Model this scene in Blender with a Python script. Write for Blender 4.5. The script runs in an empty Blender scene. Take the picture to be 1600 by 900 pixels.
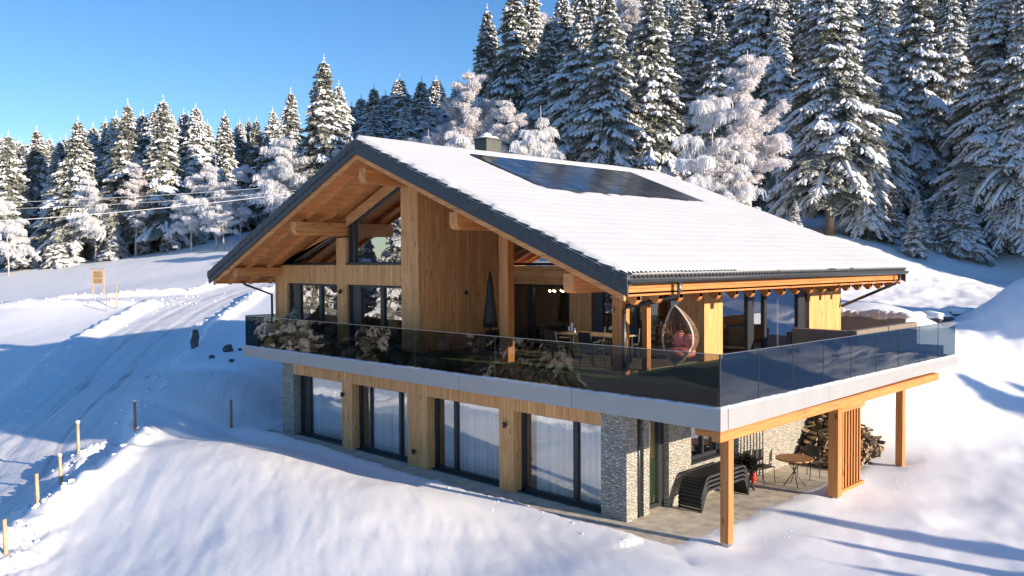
import bpy, math, random
import numpy as np
from mathutils import Vector, Matrix
random.seed(11)
rng = np.random.default_rng(5)
scene = bpy.context.scene
COL = scene.collection
R_ = math.radians

# ------------------------------------------------------------------ camera
CAM = Vector((9.1297, -15.0184, 5.9054)); YAW, PITCH, ROLL, FPX = 0.7863, 0.0311, -0.0061, 1336.55
_F = Vector((-math.sin(YAW)*math.cos(PITCH), math.cos(YAW)*math.cos(PITCH), -math.sin(PITCH)))
_R = Vector((math.cos(YAW), math.sin(YAW), 0)); _U = _R.cross(_F)
_R2 = math.cos(ROLL)*_R + math.sin(ROLL)*_U; _U2 = -math.sin(ROLL)*_R + math.cos(ROLL)*_U
cd = bpy.data.cameras.new('camera'); cam = bpy.data.objects.new('camera', cd); COL.objects.link(cam)
m = Matrix.Identity(4)
for i in range(3):
    m[i][0] = _R2[i]; m[i][1] = _U2[i]; m[i][2] = -_F[i]; m[i][3] = CAM[i]
cam.matrix_world = m
cd.sensor_width = 36; cd.lens = FPX/1600*36; cd.clip_end = 3000; cd.clip_start = 0.1
scene.camera = cam
def at(u, v, d):
    r = _F + _R2*((u-800)/FPX) - _U2*((v-450)/FPX)
    return CAM + r*d

# ------------------------------------------------------------------ light
SUN_AZ = math.atan2(0.197, 1.0); SUN_EL = R_(14.4)
sd = bpy.data.lights.new('sun', 'SUN'); sun = bpy.data.objects.new('sun', sd); COL.objects.link(sun)
sd.energy = 8.8; sd.angle = R_(0.5); sd.color = (1.0, 0.84, 0.66)
to_sun = Vector((math.cos(SUN_EL)*math.cos(SUN_AZ), math.cos(SUN_EL)*math.sin(SUN_AZ), math.sin(SUN_EL)))
sun.rotation_euler = to_sun.to_track_quat('Z', 'Y').to_euler()
sun.location = (40, 10, 30)
w = bpy.data.worlds.new('World'); scene.world = w; w.use_nodes = True
nt = w.node_tree; bg = nt.nodes['Background']
sky = nt.nodes.new('ShaderNodeTexSky'); sky.sky_type = 'NISHITA'; sky.sun_disc = False
sky.sun_elevation = R_(24); sky.sun_rotation = math.pi/2 - SUN_AZ; sky.air_density = 1.2; sky.dust_density = 0.1; sky.ozone_density = 2.0
sky.altitude = 900
hs = nt.nodes.new('ShaderNodeHueSaturation'); hs.inputs['Saturation'].default_value = 1.15
tintn = nt.nodes.new('ShaderNodeMix'); tintn.data_type = 'RGBA'; tintn.blend_type = 'MULTIPLY'; tintn.inputs[0].default_value = 1; tintn.inputs[7].default_value = (.74, .87, 1.06, 1)
nt.links.new(sky.outputs[0], tintn.inputs[6]); nt.links.new(tintn.outputs[2], hs.inputs['Color']); nt.links.new(hs.outputs[0], bg.inputs[0]); bg.inputs[1].default_value = 0.16
scene.view_settings.view_transform = 'Standard'; scene.view_settings.look = 'None'; scene.view_settings.exposure = 0
scene.cycles.max_bounces = 8; scene.cycles.transparent_max_bounces = 12; scene.cycles.diffuse_bounces = 3; scene.cycles.glossy_bounces = 3
scene.cycles.use_denoising = True

# ------------------------------------------------------------------ materials
class NT:
    def __init__(s, name):
        s.m = bpy.data.materials.new(name); s.m.use_nodes = True; s.t = s.m.node_tree; s.b = s.t.nodes['Principled BSDF']; s.out = s.t.nodes['Material Output']
    def n(s, typ, ins=None, **kw):
        nd = s.t.nodes.new('ShaderNode'+typ)
        for k, v in kw.items(): setattr(nd, k, v)
        for k, v in (ins or {}).items():
            if isinstance(v, bpy.types.NodeSocket): s.t.links.new(v, nd.inputs[k])
            else: nd.inputs[k].default_value = v
        return nd
    def math(s, op, a, b=0.0, clamp=False):
        nd = s.n('Math', {0: a, 1: b}, operation=op, use_clamp=clamp); return nd.outputs[0]
    def mix(s, f, a, b, bt='MIX'):
        nd = s.t.nodes.new('ShaderNodeMix'); nd.data_type = 'RGBA'; nd.blend_type = bt
        for i, v in ((0, f), (6, a), (7, b)):
            if isinstance(v, bpy.types.NodeSocket): s.t.links.new(v, nd.inputs[i])
            else: nd.inputs[i].default_value = v if i == 0 else (*v[:3], 1)
        return nd.outputs[2]
    def noise(s, vec, scale, detail=4, rough=.55):
        nd = s.n('TexNoise', {'Vector': vec, 'Scale': scale, 'Detail': detail, 'Roughness': rough}); return nd.outputs[0]
    def ramp(s, f, a, b):
        nd = s.n('MapRange', {0: f, 1: a, 2: b}); nd.clamp = True; return nd.outputs[0]
    def co(s): return s.n('TexCoord').outputs['Object']
    def bump(s, h, strength, dist):
        nd = s.n('Bump', {'Height': h, 'Strength': strength, 'Distance': dist}); s.t.links.new(nd.outputs[0], s.b.inputs['Normal'])
    def set(s, k, v):
        if isinstance(v, bpy.types.NodeSocket): s.t.links.new(v, s.b.inputs[k])
        else: s.b.inputs[k].default_value = (*v, 1) if isinstance(v, tuple) and len(v) == 3 else v
MAT = {}
def simple(name, color, rough=.5, metal=0., var=.15, scale=8, bump=0., bd=.01):
    n = NT(name); c = n.co(); f = n.noise(c, scale, 5)
    d = tuple(x*(1-var) for x in color); l = tuple(min(1, x*(1+var)) for x in color)
    n.set('Base Color', n.mix(n.ramp(f, .3, .7), d, l)); n.set('Roughness', rough); n.set('Metallic', metal)
    if bump: n.bump(n.noise(c, scale*6, 5), bump, bd)
    MAT[name] = n.m; return n.m
def wood(name, color, grain='z', board=.14, dark=.55, knots=True, var=.3):
    n = NT(name); c = n.co(); sp = n.n('SeparateXYZ', {0: c}).outputs
    if grain == 'z': u = n.math('ADD', sp[0], sp[1]); g = sp[2]; q = n.math('SUBTRACT', sp[0], sp[1])
    elif grain == 'x': u = n.math('ADD', sp[2], sp[1]); g = sp[0]; q = sp[1]
    else: u = n.math('ADD', sp[2], sp[0]); g = sp[1]; q = sp[0]
    ub = n.math('DIVIDE', u, board); fl = n.math('FLOOR', ub); fr = n.math('SUBTRACT', ub, fl)
    wn = n.n('TexWhiteNoise', {'W': fl}, noise_dimensions='1D').outputs[0]
    gv = n.n('CombineXYZ', {0: n.math('MULTIPLY', u, 9), 1: n.math('MULTIPLY', q, 3), 2: n.math('ADD', n.math('MULTIPLY', g, .55), n.math('MULTIPLY', wn, 30))}).outputs[0]
    gr = n.noise(gv, 2.2, 6, .62)
    gv2 = n.n('CombineXYZ', {0: n.math('MULTIPLY', u, 45), 1: n.math('MULTIPLY', q, 6), 2: n.math('MULTIPLY', g, 1.2)}).outputs[0]
    fine = n.noise(gv2, 1.5, 3)
    dk = tuple(x*dark*y for x, y in zip(color, (1, .88, .75))); lt = tuple(min(1, x*(1+var)) for x in color)
    col = n.mix(n.ramp(gr, .28, .72), dk, lt)
    col = n.mix(n.math('MULTIPLY', n.ramp(fine, .45, .75), .35), col, dk)
    col = n.mix(.5, col, n.mix(wn, (.62, .6, .58), (1, 1, 1)), 'MULTIPLY')
    if knots:
        kv = n.n('CombineXYZ', {0: n.math('DIVIDE', u, board), 1: 0.0, 2: n.math('MULTIPLY', g, 1.6)}).outputs[0]
        vo = n.n('TexVoronoi', {'Vector': kv, 'Scale': 1.0, 'Randomness': 1.0}); kd = vo.outputs['Distance']
        cs = n.n('SeparateColor', {0: vo.outputs['Color']}).outputs[0]
        k = n.math('MULTIPLY', n.math('SUBTRACT', 1.0, n.ramp(kd, .08, .19)), n.math('GREATER_THAN', cs, .35))
        col = n.mix(n.math('MULTIPLY', k, .92), col, tuple(x*.22 for x in color))
    gap = n.math('GREATER_THAN', n.math('ABSOLUTE', n.math('SUBTRACT', fr, .5)), .478)
    col = n.mix(n.math('MULTIPLY', gap, .75), col, tuple(x*.25 for x in color))
    big = n.noise(c, .7, 3); col = n.mix(n.math('MULTIPLY', n.ramp(big, .4, .75), .2), col, (color[0]*.6, color[1]*.62, color[2]*.7))
    n.set('Base Color', col); n.set('Roughness', .62)
    n.bump(n.math('SUBTRACT', gr, n.math('MULTIPLY', gap, .8)), .35, .006)
    MAT[name] = n.m; return n.m
WALLC = (.97, .44, .17); LARCH = (.60, .24, .065); SOFF = (.92, .35, .11)
wood('wood_wall', WALLC, 'z', .15); wood('wall_h', WALLC, 'x', .2)
wood('larch_z', LARCH, 'z', .3, .7); wood('larch_y', LARCH, 'y', .3, .7); wood('larch_x', LARCH, 'x', .3, .7)
wood('soffit_y', SOFF, 'y', .16, .6); wood('soffit_x', SOFF, 'x', .3, .65); wood('old_wood', (.38, .27, .16), 'z', .2, .6, False)
def stone():
    n = NT('stone'); c = n.co()
    wv = n.n('VectorMath', {0: c, 1: n.n('TexNoise', {'Vector': c, 'Scale': 5.0, 'Detail': 2.0}).outputs[1]}, operation='MULTIPLY_ADD')
    wv.inputs[1].default_value = (1, 1, .8)
    sc_ = n.n('VectorMath', {0: c}, operation='MULTIPLY'); sc_.inputs[1].default_value = (.8, .8, 1.7)
    ad = n.n('VectorMath', {0: sc_.outputs[0], 1: n.n('VectorMath', {0: n.n('TexNoise', {'Vector': c, 'Scale': 6.0}).outputs[1], 3: .06}, operation='SCALE').outputs[0]}, operation='ADD').outputs[0]
    ve = n.n('TexVoronoi', {'Vector': ad, 'Scale': 12.0}, feature='DISTANCE_TO_EDGE').outputs['Distance']
    vc = n.n('TexVoronoi', {'Vector': ad, 'Scale': 12.0}); cc = n.n('SeparateColor', {0: vc.outputs['Color']}).outputs
    col = n.mix(cc[0], (.34, .32, .28), (.74, .68, .56)); col = n.mix(n.math('MULTIPLY', cc[1], .4), col, (.55, .52, .47))
    col = n.mix(n.math('MULTIPLY', n.noise(c, 40, 4), .5), col, (.25, .23, .2))
    mort = n.math('SUBTRACT', 1.0, n.ramp(ve, .015, .07)); col = n.mix(n.math('MULTIPLY', mort, .85), col, (.13, .12, .10))
    n.set('Base Color', col); n.set('Roughness', .85); n.bump(n.math('ADD', n.ramp(ve, 0, .2), n.math('MULTIPLY', n.noise(c, 30), .3)), .9, .03)
    MAT['stone'] = n.m
stone()
def snow_mat(name, road=False):
    n = NT(name); c = n.co()
    big = n.noise(c, .35, 4); mid = n.noise(c, 2.2, 5, .6); fine = n.noise(c, 28, 5, .7)
    col = n.mix(n.ramp(big, .35, .7), (.89, .90, .91), (.93, .93, .93))
    st_ = n.n('Mapping', {0: c}); st_.inputs[2].default_value = (0, 0, R_(-35)); st_.inputs[3].default_value = (1.0, 6.0, 3.0); wind = n.noise(st_.outputs[0], 1.3, 6, .6)
    h = n.math('ADD', n.math('ADD', n.math('MULTIPLY', mid, .22), n.math('MULTIPLY', wind, .45)), n.math('ADD', n.math('MULTIPLY', fine, .42), n.math('MULTIPLY', n.noise(c, 90, 3, .7), .16)))
    if road:
        core = n.n('Attribute', attribute_name='core').outputs['Fac']; at_ = n.n('Attribute', attribute_name='rut').outputs['Fac']; la = n.n('Attribute', attribute_name='lat').outputs['Fac']
        sp = n.n('SeparateXYZ', {0: c}).outputs; lv = n.n('CombineXYZ', {0: n.math('MULTIPLY', la, 5.0), 1: n.math('MULTIPLY', sp[0], .22), 2: n.math('MULTIPLY', sp[1], .22)}).outputs[0]
        st = n.noise(lv, 1.0, 6, .62)
        dirt = n.math('MULTIPLY', n.ramp(n.math('ADD', n.math('MULTIPLY', at_, .26), st), .70, .98), .75, True)
        r = n.mix(n.ramp(st, .3, .7), (.88, .88, .88), (.76, .75, .75)); r = n.mix(dirt, r, (.27, .25, .235)); col = n.mix(core, col, r)
        h = n.math('ADD', h, n.math('MULTIPLY', core, n.math('MULTIPLY', st, 1.4)))
    n.set('Base Color', col); n.set('Roughness', .55); n.set('Specular IOR Level', .3); n.bump(h, .42, .04)
    MAT[name] = n.m
snow_mat('snow'); snow_mat('road_snow', True)
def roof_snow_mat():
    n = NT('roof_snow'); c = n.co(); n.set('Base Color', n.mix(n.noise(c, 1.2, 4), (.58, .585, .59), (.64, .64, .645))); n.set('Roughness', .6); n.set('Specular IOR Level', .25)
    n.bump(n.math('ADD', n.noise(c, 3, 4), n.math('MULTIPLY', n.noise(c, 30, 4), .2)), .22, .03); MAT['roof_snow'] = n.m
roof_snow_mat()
simple('tree_snow', (.80, .81, .83), .7, 0, .06, 3, .3, .05)
simple('tile', (.042, .047, .056), .55, 0, .3, 6, .2); simple('anthracite', (.035, .038, .043), .42, .3, .15)
simple('gutter', (.075, .08, .085), .4, .6, .2); simple('alu', (.37, .37, .37), .45, .25, .05, 1.5)
simple('chimney_metal', (.085, .088, .075), .5, .3, .2, 3); simple('black', (.012, .012, .013), .5, 0, .3)
simple('dark_metal', (.05, .052, .055), .5, .4, .3); simple('steel', (.35, .35, .36), .35, .9)
simple('concrete', (.50, .44, .35), .85, 0, .3, 3, .5, .01); simple('conc_wall', (.30, .30, .28), .9, 0, .35, 1.5, .4)
simple('curtain', (.95, .95, .95), .8, 0, .05, 3); simple('curtain_green', (.45, .55, .36), .8, 0, .1, 3)
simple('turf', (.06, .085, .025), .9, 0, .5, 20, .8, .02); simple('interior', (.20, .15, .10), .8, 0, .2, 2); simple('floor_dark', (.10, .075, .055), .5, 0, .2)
simple('rattan', (.20, .12, .075), .6, 0, .3, 30); simple('rattan_light', (.55, .46, .38), .5, 0, .2, 20); simple('salmon', (.72, .22, .16), .85, 0, .15, 10, .3)
simple('sofa', (.085, .07, .06), .85, 0, .2, 20, .3); simple('sofa_light', (.22, .18, .145), .85, 0, .2, 20, .3)
simple('teak', (.42, .20, .07), .5, 0, .3, 20); simple('bark', (.11, .085, .065), .9, 0, .4, 6, .8, .03); simple('birch_bark', (.42, .38, .35), .85, 0, .4, 6)
simple('rock', (.10, .095, .09), .9, 0, .4, 4, .8, .03); simple('red', (.55, .04, .03), .4, 0, .2); simple('log_bark', (.10, .07, .05), .9, 0, .5, 15, .7)
simple('log_end', (.30, .21, .12), .8, 0, .3, 12); simple('white_metal', (.6, .6, .6), .4, .2); simple('wire', (.62, .63, .66), .6, 0, .2)
def needle_mat():
    n = NT('needles'); c = n.co(); f = n.noise(c, 1.3, 4); g = n.noise(c, 7, 3)
    col = n.mix(n.ramp(f, .3, .7), (.045, .055, .02), (.23, .21, .07)); col = n.mix(n.math('MULTIPLY', n.ramp(g, .36, .58), .72), col, (.55, .58, .60))
    n.set('Base Color', col); n.set('Roughness', .7); MAT['needles'] = n.m
needle_mat()
def green_needle():
    n = NT('green_needles'); c = n.co(); f = n.noise(c, 6, 4)
    n.set('Base Color', n.mix(n.ramp(f, .3, .7), (.05, .07, .02), (.30, .28, .10))); n.set('Roughness', .7); MAT['green_needles'] = n.m
green_needle()
simple('frost', (.92, .90, .91), .8, 0, .06, 2); simple('frost_warm', (.92, .82, .77), .8, 0, .15, 2)
for fn, fc in (('frost', (.96, .96, .97)), ('frost_warm', (.96, .93, .93))):
    n = NT(fn); n.t.nodes.remove(n.b); c = n.co(); cl = n.mix(n.noise(c, 2, 3), tuple(x*.86 for x in fc), fc)
    a_ = n.n('BsdfDiffuse', {'Color': cl}); b_ = n.n('BsdfTranslucent', {'Color': cl}); mx = n.n('MixShader', {0: .45, 1: a_.outputs[0], 2: b_.outputs[0]}); n.t.links.new(mx.outputs[0], n.out.inputs[0]); MAT[fn] = n.m
def glass(name, tint, base, ior=1.6, rough=.0, gl=(.95, .97, 1)):
    n = NT(name); n.t.nodes.remove(n.b)
    tr = n.n('BsdfTransparent', {0: (*tint, 1)}); g = n.n('BsdfGlossy', {'Color': (*gl, 1), 'Roughness': rough})
    fr = n.n('Fresnel', {'IOR': ior}).outputs[0]; f = n.math('ADD', fr, base, True)
    c = n.co(); bp_ = n.n('Bump', {'Height': n.noise(c, .9, 2), 'Strength': .12, 'Distance': .03}); n.t.links.new(bp_.outputs[0], g.inputs['Normal'])
    mx = n.n('MixShader', {0: f, 1: tr.outputs[0], 2: g.outputs[0]}); n.t.links.new(mx.outputs[0], n.out.inputs[0]); MAT[name] = n.m
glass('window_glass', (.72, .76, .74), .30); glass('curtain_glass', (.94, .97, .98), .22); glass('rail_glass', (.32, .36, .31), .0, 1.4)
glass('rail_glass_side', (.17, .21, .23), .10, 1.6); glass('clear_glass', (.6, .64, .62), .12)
def pv_mat():
    n = NT('pv'); c = n.co(); sp = n.n('SeparateXYZ', {0: c}).outputs
    a = n.math('FRACT', n.math('DIVIDE', sp[0], .16)); b = n.math('FRACT', n.math('DIVIDE', sp[1], .16))
    l = n.math('MAXIMUM', n.math('GREATER_THAN', a, .96), n.math('GREATER_THAN', b, .96))
    dust = n.ramp(n.noise(c, 1.1, 5, .65), .5, .78)
    n.set('Base Color', n.mix(n.math('MULTIPLY', dust, .3), n.mix(l, (.006, .009, .018), (.03, .033, .045)), (.3, .3, .32))); n.set('Roughness', .13); n.set('Specular IOR Level', .8)
    n.bump(n.noise(c, 1.5, 3), .15, .01); MAT['pv'] = n.m
pv_mat()
def emis(name, col, s):
    n = NT(name); n.set('Emission Color', col); n.set('Emission Strength', s); n.set('Base Color', col); MAT[name] = n.m
emis('bulb', (1, .78, .45), 22)

# ------------------------------------------------------------------ mesh builder
class MB:
    def __init__(s): s.v = []; s.f = []; s.mi = []; s.m = 0
    def quad(s, *p):
        b = len(s.v); s.v += [tuple(q) for q in p]; s.f.append(tuple(range(b, b+len(p)))); s.mi.append(s.m); return s
    def hexa(s, p):  # 8 points: bottom 4 ccw, top 4 ccw
        b = len(s.v); s.v += [tuple(q) for q in p]
        for f in ((3, 2, 1, 0), (4, 5, 6, 7), (0, 1, 5, 4), (1, 2, 6, 5), (2, 3, 7, 6), (3, 0, 4, 7)): s.f.append(tuple(b+i for i in f)); s.mi.append(s.m)
        return s
    def box(s, x0, x1, y0, y1, z0, z1):
        return s.hexa([(x0, y0, z0), (x1, y0, z0), (x1, y1, z0), (x0, y1, z0), (x0, y0, z1), (x1, y0, z1), (x1, y1, z1), (x0, y1, z1)])
    def bar(s, p, q, wd, hg, up=(0, 0, 1)):
        p = Vector(p); q = Vector(q); d = (q-p).normalized(); up = Vector(up)
        if abs(d.dot(up)) > .98: up = Vector((1, 0, 0))
        sd_ = d.cross(up).normalized()*wd/2; u = sd_.cross(d).normalized()*hg/2
        return s.hexa([p-sd_-u, p+sd_-u, q+sd_-u, q-sd_-u, p-sd_+u, p+sd_+u, q+sd_+u, q-sd_+u])
    def tube(s, pts, r, n=8, cap=True):
        pts = [Vector(p) for p in pts]; rs = r if isinstance(r, (list, tuple)) else [r]*len(pts); b = len(s.v)
        for i, p in enumerate(pts):
            d = (pts[min(i+1, len(pts)-1)]-pts[max(i-1, 0)]).normalized(); up = Vector((0, 0, 1)) if abs(d.z) < .9 else Vector((1, 0, 0))
            a = d.cross(up).normalized(); c = d.cross(a)
            for k in range(n):
                t = 2*math.pi*k/n; s.v.append(tuple(p+a*math.cos(t)*rs[i]+c*math.sin(t)*rs[i]))
        for i in range(len(pts)-1):
            for k in range(n): s.f.append((b+i*n+k, b+i*n+(k+1) % n, b+(i+1)*n+(k+1) % n, b+(i+1)*n+k)); s.mi.append(s.m)
        if cap:
            s.f.append(tuple(b+k for k in range(n))[::-1]); s.mi.append(s.m); e = b+(len(pts)-1)*n; s.f.append(tuple(e+k for k in range(n))); s.mi.append(s.m)
        return s
    def prism(s, poly, ext):  # poly 3D points, ext vector
        b = len(s.v); n = len(poly); e = Vector(ext); s.v += [tuple(p) for p in poly]; s.v += [tuple(Vector(p)+e) for p in poly]
        s.f.append(tuple(range(b+n-1, b-1, -1))); s.f.append(tuple(range(b+n, b+2*n))); s.mi += [s.m]*2
        for i in range(n): j = (i+1) % n; s.f.append((b+i, b+j, b+n+j, b+n+i)); s.mi.append(s.m)
        return s
    def blob(s, c, r, j=.15, seg=8, rings=5, seed=0):
        rd = random.Random(seed+int(abs(c[0])*97+abs(c[1])*31)); b = len(s.v); rx, ry, rz = r if isinstance(r, tuple) else (r, r, r)
        for i in range(rings+1):
            th = math.pi*i/rings
            for k in range(seg):
                ph = 2*math.pi*k/seg; q = 1+rd.uniform(-j, j)
                s.v.append((c[0]+rx*q*math.sin(th)*math.cos(ph), c[1]+ry*q*math.sin(th)*math.sin(ph), c[2]+rz*math.cos(th)*(q if 0 < i < rings else 1)))
        for i in range(rings):
            for k in range(seg): s.f.append((b+i*seg+k, b+(i+1)*seg+k, b+(i+1)*seg+(k+1) % seg, b+i*seg+(k+1) % seg)); s.mi.append(s.m)
        return s
    def mesh(s, name, mats, smooth=False):
        me = bpy.data.meshes.new(name); me.from_pydata(s.v, [], s.f)
        for mt in (mats if isinstance(mats, (list, tuple)) else [mats]): me.materials.append(MAT[mt])
        if len(me.materials) > 1: me.polygons.foreach_set('material_index', s.mi)
        if smooth: me.polygons.foreach_set('use_smooth', [True]*len(me.polygons))
        me.update(); return me
    def build(s, name, mats, parent=None, smooth=False, bevel=0, label=None):
        o = bpy.data.objects.new(name, s.mesh(name, mats, smooth)); COL.objects.link(o)
        if parent is not None:
            o.parent = parent
            if parent.get('_w'): o.matrix_parent_inverse = Matrix.Translation(-Vector(parent.location))
        if bevel:
            md = o.modifiers.new('bevel', 'BEVEL'); md.width = bevel; md.segments = 2; md.limit_method = 'ANGLE'
        if label: o['label'] = label
        return o
def tag(o, label, cat, group=None):
    o['label'] = label; o['category'] = cat
    if group: o['group'] = group
    return o
def empty(name, loc, label, cat, group=None, world=False):
    o = bpy.data.objects.new(name, None); o.location = loc; o.empty_display_size = .3; COL.objects.link(o)
    if world: o['_w'] = 1
    return tag(o, label, cat, group)
def copy_tree(o, parent=None):
    c = o.copy(); COL.objects.link(c); c.parent = parent
    if parent is not None: c.matrix_parent_inverse = o.matrix_parent_inverse.copy()
    for ch in o.children: copy_tree(ch, c)
    return c

# ------------------------------------------------------------------ numpy noise
def _h(ix, iy, s):
    n = (ix.astype(np.int64)*374761393 + iy.astype(np.int64)*668265263 + s*974634777) & 0x7fffffff
    n = ((n ^ (n >> 13))*1274126177) & 0x7fffffff
    return ((n ^ (n >> 16)) & 0xffff)/65535.0
def vn(x, y, s=0):
    ix = np.floor(x); iy = np.floor(y); fx = x-ix; fy = y-iy; fx = fx*fx*(3-2*fx); fy = fy*fy*(3-2*fy)
    a = _h(ix, iy, s); b = _h(ix+1, iy, s); c = _h(ix, iy+1, s); d = _h(ix+1, iy+1, s)
    return (a*(1-fx)+b*fx)*(1-fy)+(c*(1-fx)+d*fx)*fy - .5
def fbm(x, y, o=4, s=0):
    r = 0; a = 1
    for i in range(o): r = r+a*vn(x, y, s+i); x = x*2.03+5.1; y = y*2.03+1.7; a *= .5
    return r
def sstep(a, b, x): t = np.clip((x-a)/(b-a), 0, 1); return t*t*(3-2*t)

# ------------------------------------------------------------------ terrain
ctl = [(-19, -1, 0), (-14, -.8, 0), (-10, -.8, 0), (-5, -.6, 0), (-1, -.6, 0), (.5, 0, 0), (-1, 4, 0), (-1, 8, 0), (.6, 5, -.03), (.6, 9, .05), (4, 5, -.08), (9, 6, 0), (-10, 5, 0), (-17, 4, 0),
       (0, 10.5, .25), (0, 12, .6), (0, 14, 1.2), (-2, 16.5, 3.5), (-10, 15, 3.0), (-19, 14, 2.4), (-20.5, 8, 1.1), (-20.5, 3, .25), (-18.5, .5, 0), (-14, 10, 1.5),
       (30, -10, -1), (30, 10, 1.5), (45, 0, 1), (60, 20, 4), (90, 0, 3), (20, 0, -.3), (14, 8, .2), (20, 20, 3), (15, 40, 7), (40, 50, 10), (12, 58, 9.5), (80, 60, 16),
       (9, -12, -.6), (9, -22, -1.5), (-5, -20, -3), (-25, -18, -2.6), (-60, -15, -2.5), (-60, -50, -5), (0, -60, -6), (40, -40, -4), (-120, -30, -2), (100, -80, -5), (-100, -120, -4), (0, -150, -2)]
pc = [(0, 400, 115), (100, 394, 115), (200, 389, 110), (300, 377, 105), (370, 369, 100), (150, 450, 76), (300, 425, 80), (400, 448, 66), (200, 482, 57), (0, 480, 57), (60, 520, 50), (250, 520, 47),
      (400, 520, 46), (0, 570, 42), (200, 585, 38), (400, 600, 33.5), (0, 655, 34), (100, 690, 29.5), (123, 722, 26.2), (95, 753, 24), (60, 812, 21.5), (10, 880, 19), (212, 685, 28.7), (0, 800, 22.6), (0, 720, 28.2),
      (280, 692, 26.3), (430, 718, 23.6), (600, 760, 21.2), (400, 800, 19.8), (100, 860, 19.6), (300, 890, 17.3), (600, 880, 16.8), (800, 892, 16.2), (1000, 875, 16.2), (1150, 890, 15.9), (1250, 850, 17.6), (1400, 850, 17.8),
      (1599, 899, 16), (1599, 750, 22.2), (1500, 650, 27.5), (1599, 610, 28.5), (1560, 560, 32), (1500, 480, 44), (1450, 496, 38), (1400, 470, 46), (1600, 440, 56), (1500, 400, 60), (1400, 377, 62),
      (1600, 352, 64), (1300, 366, 60), (1150, 380, 60), (1600, 290, 80), (1600, 130, 112), (1200, 230, 105), (900, 270, 95), (780, 280, 100), (520, 350, 92), (620, 320, 110), (0, 385, 165), (300, 340, 165), (650, 240, 165), (900, 90, 170), (1250, -50, 175), (1600, -80, 175), (1900, 0, 150)]
for u, v, d in pc: p = at(u, v, d); ctl.append((p.x, p.y, p.z))
ctl = np.array(ctl, float); CX = ctl[:, :2]
def phi(d2): return np.sqrt(d2+9.0)
_d2 = ((CX[:, None, :]-CX[None])**2).sum(-1); _A = phi(_d2); _n = len(ctl)
_big = np.zeros((_n+1, _n+1)); _big[:_n, :_n] = _A - np.eye(_n)*.03; _big[:_n, _n] = 1; _big[_n, :_n] = 1
_w = np.linalg.solve(_big, np.append(ctl[:, 2], 0))
def base_h(x, y):
    r = np.full(x.shape, _w[-1])
    for i in range(_n): r = r+_w[i]*phi((x-CX[i, 0])**2+(y-CX[i, 1])**2)
    return r
def pl(pts): return np.array([(at(*p).x, at(*p).y) for p in pts])
ROAD = pl([(-250, 900, 20), (0, 765, 25), (60, 700, 30), (140, 620, 36), (215, 550, 44.5), (280, 500, 54), (345, 468, 63), (430, 452, 70), (600, 430, 78), (800, 410, 90)])
ROAD2 = pl([(-200, 480, 58), (0, 474, 60), (120, 470, 61), (230, 468, 62), (345, 466, 63)])
DRIVE = pl([(170, 600, 38), (260, 612, 35), (350, 622, 33), (430, 630, 31.5)])
def resample(P, st=1.0):
    # Catmull-Rom
    out = []
    for i in range(len(P)-1):
        p0 = P[max(i-1, 0)]; p1 = P[i]; p2 = P[i+1]; p3 = P[min(i+2, len(P)-1)]; k = max(2, int(np.linalg.norm(p2-p1)/st))
        for j in range(k):
            t = j/k; out.append(.5*((2*p1)+(-p0+p2)*t+(2*p0-5*p1+4*p2-p3)*t*t+(-p0+3*p1-3*p2+p3)*t**3))
    out.append(P[-1]); return np.array(out)
def dist(x, y, P):
    best = np.full(x.shape, 1e9); sg = np.zeros(x.shape)
    for a, b in zip(P[:-1], P[1:]):
        ab = b-a; L2 = (ab**2).sum()+1e-9; t = np.clip(((x-a[0])*ab[0]+(y-a[1])*ab[1])/L2, 0, 1)
        dx = x-a[0]-t*ab[0]; dy = y-a[1]-t*ab[1]; d = np.sqrt(dx*dx+dy*dy); c = d < best
        sg = np.where(c, np.sign(ab[0]*dy-ab[1]*dx), sg); best = np.where(c, d, best)
    return best, sg
RD, RD2, DR = resample(ROAD), resample(ROAD2, 2), resample(DRIVE)
def at_xy(u, v, d): p = at(u, v, d); return p.x, p.y
MOUND = [(*at_xy(1602, 480, 35), 2.2, 1.6), (*at_xy(1690, 470, 36), 3.0, 2.2)]
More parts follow.
